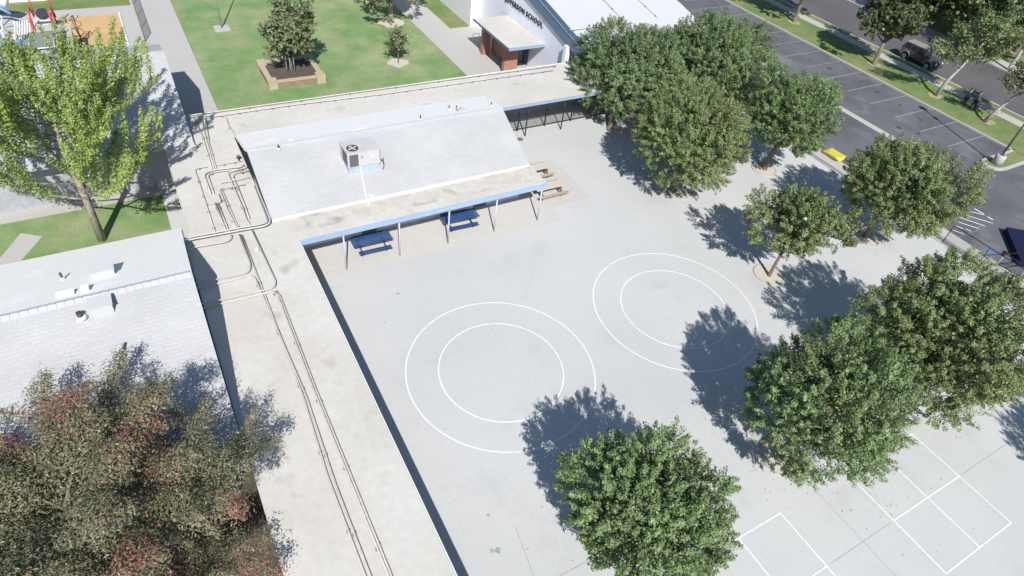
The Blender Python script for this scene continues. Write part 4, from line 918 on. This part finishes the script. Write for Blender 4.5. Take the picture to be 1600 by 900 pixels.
def dense_tree(x, y, cx, cy, cz, a, c, seed, label, m, lobes=30, leaf=.108, group='dense round shade trees in the playground', n_leaf=80, trunk_r=.17, z0=0, bumps=.05, boxy=.35, bark=None, zmin=-.75, gaps=0.0, density=1.0):
    rng = np.random.default_rng(seed)
    a *= .92; c *= .92
    e = empty('shade_tree', (x, y, z0), label, 'tree', group)
    off = np.array([cx-x, cy-y, cz-z0])
    # main lobes over the crown surface
    D = fib(lobes, rng, zmin)
    if gaps: D = D[rng.random(len(D)) > gaps]
    sup = 1.0/np.power(np.sum(np.abs(D)**(2+boxy*3), axis=1), 1/(2+boxy*3))
    lobR = .40*a*rng.uniform(.8, 1.18, len(D))
    ph = rng.uniform(0, 6.28, 4)
    az = np.arctan2(D[:, 1], D[:, 0]); low = 1+.05*np.sin(2*az+ph[0])+.05*np.sin(3*az+ph[1])*(1-np.abs(D[:, 2]))+.06*np.sin(4*D[:, 2]+ph[2])
    brown = D[:, 2] > .2; brown &= rng.random(len(D)) < .16; ltint = rng.normal(size=len(D))*.09
    LC = D*sup[:, None]*low[:, None]*np.array([a, a, c])*(1+rng.normal(size=(len(D), 1))*bumps) - D*lobR[:, None]*.85
    P = []; Nn = []; T = []; S = []
    for i in range(len(D)):
        k = int(24*(lobR[i]/(.36*a))**2*(a/3.0)**1.7*density)+6
        d = rng.normal(size=(k, 3))+D[i]*.9; d /= np.linalg.norm(d, axis=1)[:, None]
        sc = LC[i]+d*lobR[i]*rng.uniform(.8, 1.08, (k, 1))
        ct = .47+ltint[i]+rng.normal(size=k)*.13
        sr = rng.uniform(.17, .30, k)
        for j in range(k):
            dj = d[j]+np.array([0, 0, .35]); dj /= np.linalg.norm(dj)
            u = rng.random((n_leaf, 1)); q = rng.normal(size=(n_leaf, 3)); q /= np.linalg.norm(q, axis=1)[:, None]
            rr = sr[j]*(1.15-.75*u)*rng.random((n_leaf, 1))**.4
            P.append(sc[j]+dj*(u-.35)*sr[j]*2.6+q*rr); Nn.append(q*.8+dj*.6+np.array([0, 0, .35])+rng.normal(size=(n_leaf, 3))*.45)
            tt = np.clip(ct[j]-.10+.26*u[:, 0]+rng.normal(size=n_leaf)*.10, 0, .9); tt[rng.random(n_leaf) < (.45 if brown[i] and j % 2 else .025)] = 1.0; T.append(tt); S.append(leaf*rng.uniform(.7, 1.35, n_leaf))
    # inner leaves
    n_in = int(12000*(a/3.3)**2*density); q = rng.normal(size=(n_in, 3)); q /= np.linalg.norm(q, axis=1)[:, None]
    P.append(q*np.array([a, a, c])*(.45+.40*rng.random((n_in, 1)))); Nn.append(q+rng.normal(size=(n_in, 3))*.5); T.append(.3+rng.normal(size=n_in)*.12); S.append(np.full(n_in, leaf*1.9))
    P = np.concatenate(P)+off; Nn = np.concatenate(Nn); T = np.concatenate(T); S = np.concatenate(S)
    keep = P[:, 2] > .5; P, Nn, T, S = P[keep], Nn[keep], T[keep], S[keep]
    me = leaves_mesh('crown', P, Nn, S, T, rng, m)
    o = bpy.data.objects.new('crown', me); COL.objects.link(o); o.parent = e
    # trunk and limbs
    mb = MB(); top = off[2]-.35*c
    fork = Vector((off[0]*.3, off[1]*.3, max(1.4, top*.55)))
    mb.tube([(0, 0, -.05), (0, 0, .12), (fork.x*.4, fork.y*.4, fork.z*.5), fork], [trunk_r*1.5, trunk_r*1.1, trunk_r, trunk_r*.9], 10)
    for k in range(9):
        j = int(rng.integers(0, len(D))); t = Vector(LC[j]+off); mid = fork.lerp(t, .5)+Vector((0, 0, -.15))+Vector(rng.normal(size=3)*.15)
        mb.tube([fork, mid, t], [trunk_r*.6, trunk_r*.35, trunk_r*.1], 6)
    mb.build('trunk', bark or M_bark, e, local=True)
    return e
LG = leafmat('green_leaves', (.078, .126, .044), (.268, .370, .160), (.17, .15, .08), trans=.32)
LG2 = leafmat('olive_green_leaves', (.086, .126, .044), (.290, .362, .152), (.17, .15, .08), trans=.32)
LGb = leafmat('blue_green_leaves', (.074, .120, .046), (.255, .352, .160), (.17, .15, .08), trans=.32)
LG3 = leafmat('dull_green_leaves', (.085, .115, .05), (.25, .28, .14))
LG4 = leafmat('dark_olive_leaves', (.045, .065, .025), (.135, .155, .07))
LY = leafmat('yellow_green_leaves', (.17, .26, .05), (.46, .57, .19), trans=.4)
LR = leafmat('grey_green_and_red_leaves', (.11, .13, .065), (.345, .32, .205), (.38, .14, .13), trans=.3)
SG = 'street trees along the grass verge'; FG = 'trees across the street'
TREES = [
 ((20.97, 6.72, 21.3, 6.5, 4.45, 2.88, 3.0, 1, 'shade tree between the two four square courts with its crown over the court corner', LG), dict(lobes=33)),
 ((30.6, 6.3, 30.2, 6.6, 4.45, 3.5, 3.4, 2, 'largest shade tree at the right edge of the playground', LG2), dict(lobes=36)),
 ((11.7, 6.4, 11.65, 6.3, 3.85, 2.65, 2.2, 3, 'shade tree at the bottom centre casting shade over the near circle', LG), dict(lobes=33, bumps=.07)),
 ((40.3, 16.7, 40.3, 16.3, 4.4, 3.35, 2.45, 5, 'wide olive green shade tree beside the accessible parking bay', LG2), dict(lobes=35)),
 ((30.85, 26.1, 30.85, 26.3, 4.45, 3.55, 2.95, 6, 'front shade tree of the cluster of four near the fence', LG2), dict(lobes=33)),
 ((31.6, 35.2, 33.6, 36.4, 4.1, 4.0, 3.3, 7, 'shade tree of the cluster that leans against the school hall corner', LGb), dict(lobes=35)),
 ((40.2, 35.2, 40.7, 34.4, 4.5, 4.3, 3.6, 8, 'rear shade tree of the cluster next to the parking lot', LGb), dict(lobes=35)),
 ((39.8, 25.8, 39.9, 25.6, 4.9, 3.0, 2.8, 9, 'right shade tree of the cluster above the yellow ramp', LG), dict(lobes=24)),
 ((30.5, 16.4, 30.65, 16.3, 4.2, 2.2, 1.7, 4, 'small thin shade tree right of the far circle', LG2), dict(lobes=22, leaf=.12, gaps=.05, density=.8, bumps=.18, trunk_r=.1)),
 ((33.4, -5.2, 33.4, -5.1, 4.5, 2.8, 3.0, 10, 'shade tree standing out of view whose shadow enters at the right edge', LG), dict(lobes=33, density=.6)),
 ((10.6, 51.2, 10.8, 51.4, 3.5, 1.9, 2.6, 12, 'bushy dull green tree growing in the stone planter', LG3), dict(lobes=20, z0=.38, group=None, leaf=.2, density=.8, bumps=.25, trunk_r=.12, n_leaf=26)),
 ((19.8, 51.0, 19.8, 51.1, 2.0, .8, 1.15, 13, 'thin young sapling in a mulch circle on the lawn', LG3), dict(lobes=12, group=None, leaf=.18, density=1.3, bumps=.3, trunk_r=.05, n_leaf=12)),
 ((22.5, 59.8, 22.7, 60.2, 4.6, 2.9, 2.6, 14, 'tree beside the path at the top edge with only trunk and shadow in view', LG3), dict(lobes=22, group=None, leaf=.22, density=.8, bumps=.25, trunk_r=.2, n_leaf=26, bark=M_barkp)),
 ((68.0, 37.05, 67.9, 37.3, 5.0, 2.9, 2.5, 15, 'rounded street tree on the verge left of the parked car', LG4), dict(lobes=24, z0=.1, group=SG, leaf=.26, density=.75, bumps=.25, trunk_r=.2, n_leaf=24, zmin=-.5, gaps=.1)),
 ((68.5, 48.8, 68.6, 49.2, 6.2, 3.8, 2.9, 16, 'farthest street tree on the verge with its trunk at the top edge', LG4), dict(lobes=24, z0=.1, group=SG, leaf=.26, density=.7, bumps=.25, trunk_r=.2, n_leaf=24, zmin=-.4, gaps=.15)),
 ((85.6, 44.5, 85.4, 44.0, 5.6, 4.6, 3.8, 17, 'tree across the street behind the left verge tree', LG4), dict(lobes=24, z0=.1, group=FG, leaf=.3, density=.55, bumps=.2, trunk_r=.25, n_leaf=24, gaps=.1)),
 ((85.4, 38.4, 85.6, 38.0, 5.4, 4.2, 3.7, 18, 'tree across the street directly behind the parked car', LG2), dict(lobes=24, z0=.1, group=FG, leaf=.3, density=.55, bumps=.2, trunk_r=.25, n_leaf=24, gaps=.15)),
 ((83.9, 31.0, 84.6, 31.2, 6.6, 3.6, 2.8, 19, 'tree across the street with a long bare pale trunk', LG2), dict(lobes=22, z0=.1, group=FG, leaf=.3, density=.6, bumps=.2, trunk_r=.2, n_leaf=24, zmin=-.3, bark=M_barkw)),
 ((91.0, 34.0, 91.0, 34.0, 6.0, 4.6, 4.2, 20, 'large tree filling the top right corner across the street', LG), dict(lobes=24, z0=.1, group=FG, leaf=.32, density=.5, trunk_r=.3, n_leaf=24)),
 ((93.0, 44.0, 93.0, 44.0, 6.0, 4.6, 4.2, 21, 'second row tree far across the street at the top edge', LG4), dict(lobes=24, z0=.1, group=FG, leaf=.32, density=.5, trunk_r=.3, n_leaf=24)),
]
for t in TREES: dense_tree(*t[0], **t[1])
# ball in the thin tree
tag(MB().ellipsoid((0, 0, 0), (.10, .10, .10)).build('ball', plain('tan_ball', (.52, .44, .36), .6)), 'small pale ball stuck in the crown of the thin tree', 'ball').location = (28.9, 15.2, 5.75)

def branchy(name, x, y, z0, label, cat, group, seed, stem, shoots, lm, bark, leaf=.16, tuft=40, tr=.16, spread=.3, aspect=.5, tint0=.45, tintf=None, twig=None, droop=.3, twr=.035):
    """open tree: stem polyline, list of limbs (polyline) each clothed with leaf tufts from a fraction onwards"""
    rng = np.random.default_rng(seed)
    e = empty(name, (x, y, z0), label, cat, group)
    mb = MB(); n = len(stem); mb.tube(stem, [tr*(1-.75*i/(n-1)) for i in range(n)], 10)
    P = []; Nn = []; T = []; S = []; tw = MB()
    for (pts, r0, f0, sp) in shoots:
        Pn = [np.array(p, float) for p in pts]; k = len(Pn)
        (tw if (twig and r0 < twr) else mb).tube([tuple(p) for p in Pn], [r0*(1-.85*i/(k-1)) for i in range(k)], 5)
        seg = [np.linalg.norm(Pn[i+1]-Pn[i]) for i in range(k-1)]; L_ = sum(seg)
        if f0 >= 1: continue
        m_ = max(3, int(L_*(1-f0)*tuft/10)); ct = tint0+rng.normal()*.1
        for q in range(m_):
            s = (f0+(1-f0)*(q+rng.random())/m_)*L_; i = 0
            while i < k-2 and s > seg[i]: s -= seg[i]; i += 1
            c = Pn[i]+(Pn[i+1]-Pn[i])*min(1, s/seg[i]); fr = q/m_
            w = sp*(1.05-.65*fr); nl = 10
            o_ = rng.normal(size=(nl, 3))*w*.5; P.append(c+o_); Nn.append(o_/w+np.array([0, 0, .8])+rng.normal(size=(nl, 3))*.4)
            T.append(ct+rng.normal(size=nl)*.14 if tintf is None else tintf(c, rng, nl)); S.append(leaf*rng.uniform(.6, 1.3, nl))
    P = np.concatenate(P); Nn = np.concatenate(Nn); T = np.concatenate(T); S = np.concatenate(S)
    me = leaves_mesh('crown', P, Nn, S, T, rng, lm, aspect, droop); o = bpy.data.objects.new('crown', me); COL.objects.link(o); o.parent = e
    mb.build('trunk', bark, e, local=True)
    if twig and tw.v: tw.build('twigs', twig, e, local=True)
    return e
def make_shoots(rng, stem, n1, zr_, length, up, n2, r1, f0=.25, sp=.3, len2=.5, up2=None, f2=.15):
    """limbs leave the stem at heights zr_, each with side shoots"""
    out = []; st = [np.array(s, float) for s in stem]
    def at(u):
        u = u*(len(st)-1); i = min(int(u), len(st)-2); return st[i]+(st[i+1]-st[i])*(u-i)
    for k in range(n1):
        u = zr_[0]+(zr_[1]-zr_[0])*(k+rng.random())/n1; p = at(u); t = k*2.4+rng.random()*.7
        L_ = length*(1-.5*max(0, (u-.5)*2))*rng.uniform(.75, 1.15); el = up+rng.normal()*.12+.5*max(0, u-.6)
        d = np.array([math.cos(t)*math.cos(el), math.sin(t)*math.cos(el), math.sin(el)])
        bend = np.array([0, 0, .18*L_*(1 if (up2 or up) > .5 else .4)])
        pts = [p, p+d*L_*.35, p+d*L_*.7+bend*.4, p+d*L_+bend]
        out.append((pts, r1*(1-.5*u), f0, sp))
        for j in range(n2):
            v = .25+.7*(j+rng.random())/n2; q = pts[0]+(pts[-1]-pts[0])*v-bend*.15
            t2 = t+rng.choice([-1, 1])*rng.uniform(.3, 1.1); e2 = (up2 if up2 is not None else up)+rng.normal()*.2
            d2 = np.array([math.cos(t2)*math.cos(e2), math.sin(t2)*math.cos(e2), math.sin(e2)]); l2 = L_*len2*(1.15-.6*v)*rng.uniform(.7, 1.3)
            out.append(([q, q+d2*l2*.5, q+d2*l2+np.array([0, 0, .06*l2])], r1*.4, f2, sp*.8))
    return out

rng = np.random.default_rng(77)
st = [(0, 0, 0), (.05, .05, 3), (.0, .15, 6), (.1, .1, 7.2), (.05, .1, 8.2)]
sh = make_shoots(rng, st, 34, (.20, .93), 5.7, .40, 8, .075, f0=.25, sp=.34, len2=.54, up2=1.08)
branchy('sycamore_tree', -4.49, 34.14, 0, 'tall bright yellow green tree with upswept branches and pale trunk between two classroom roofs', 'tree', None, 31, st, sh, LY, M_barkp, leaf=.125, tuft=140, tr=.22, droop=.1, aspect=.55)
reds = [(-6.6, 16.9), (-7.4, 16.9), (-5.6, 17.2), (-8.2, 16.4), (-8.8, 15.6), (-7.2, 16.2), (-7.6, 15.2), (-6.5, 16.6), (-5.9, 16.3), (-5.0, 16.4), (-4.4, 15.4), (-2.46, 13.7), (-3.1, 13.6), (-1.05, 10.3), (-.4, 9.6), (-3.9, 10.2), (-3.2, 10.5), (-6.4, 15.5), (-1.6, 9.2)]
def red_tint(c, rng, nl):
    wx, wy = c[0]-5.2, c[1]+12.8
    d = min(math.hypot(wx-a, wy-b) for a, b in reds)
    if d < .5 and rng.random() < .6: return np.where(rng.random(nl) < .75, 1.0, .4)
    if d < .95 and rng.random() < .25: return np.where(rng.random(nl) < .5, 1.0, .3)
    return .42+rng.normal()*.13+rng.normal(size=nl)*.12
st = [(0, 0, 0), (.1, .1, 1.6), (.0, .1, 3.2), (.1, .2, 5.0), (0, .1, 6.6)]
sh = make_shoots(rng, st, 38, (.36, 1.0), 5.5, .42, 9, .085, f0=.4, sp=.72, len2=.36, up2=.35, f2=.05)
branchy('pistache_tree', -5.2, 12.8, 0, 'broad dull green tree with red leaf tips and bare twigs at the bottom left', 'tree', None, 32, st, sh, LR, M_bark, leaf=.105, tuft=380, tr=.25, aspect=.36, tintf=red_tint, twig=M_twig, droop=.3, twr=.04)
def street(x, y, stem, n1, zr_, ln, up, seed, label, lm, bark, tuft=70, **k):
    r = np.random.default_rng(seed); sh = make_shoots(r, stem, n1, zr_, ln, up, 6, .11, f0=.4, sp=.85, len2=.42, up2=.5, f2=.1)
    branchy('street_tree', x, y, .1, label, 'tree', SG, seed, stem, sh, lm, bark, leaf=.25, tuft=tuft, tr=.2, **k)
street(68.0, 29.6, [(0, 0, 0), (.15, -.2, 1.8), (.7, -.5, 3.4), (1.6, -.6, 5.2), (2.6, -.4, 7.4)], 16, (.4, 1), 4.0, .5, 41, 'open street tree with pale forked trunk between the car and the two people', LG2, M_barkw)
street(67.6, 24.2, [(0, 0, 0), (.25, -.3, 1.4), (.7, -.7, 2.8), (1.7, -1.6, 4.2), (2.6, -2.2, 6.0)], 14, (.5, 1), 3.0, .4, 42, 'street tree with thick leaning pale trunk nearest the lamp post', LG4, M_barkw, tuft=60)
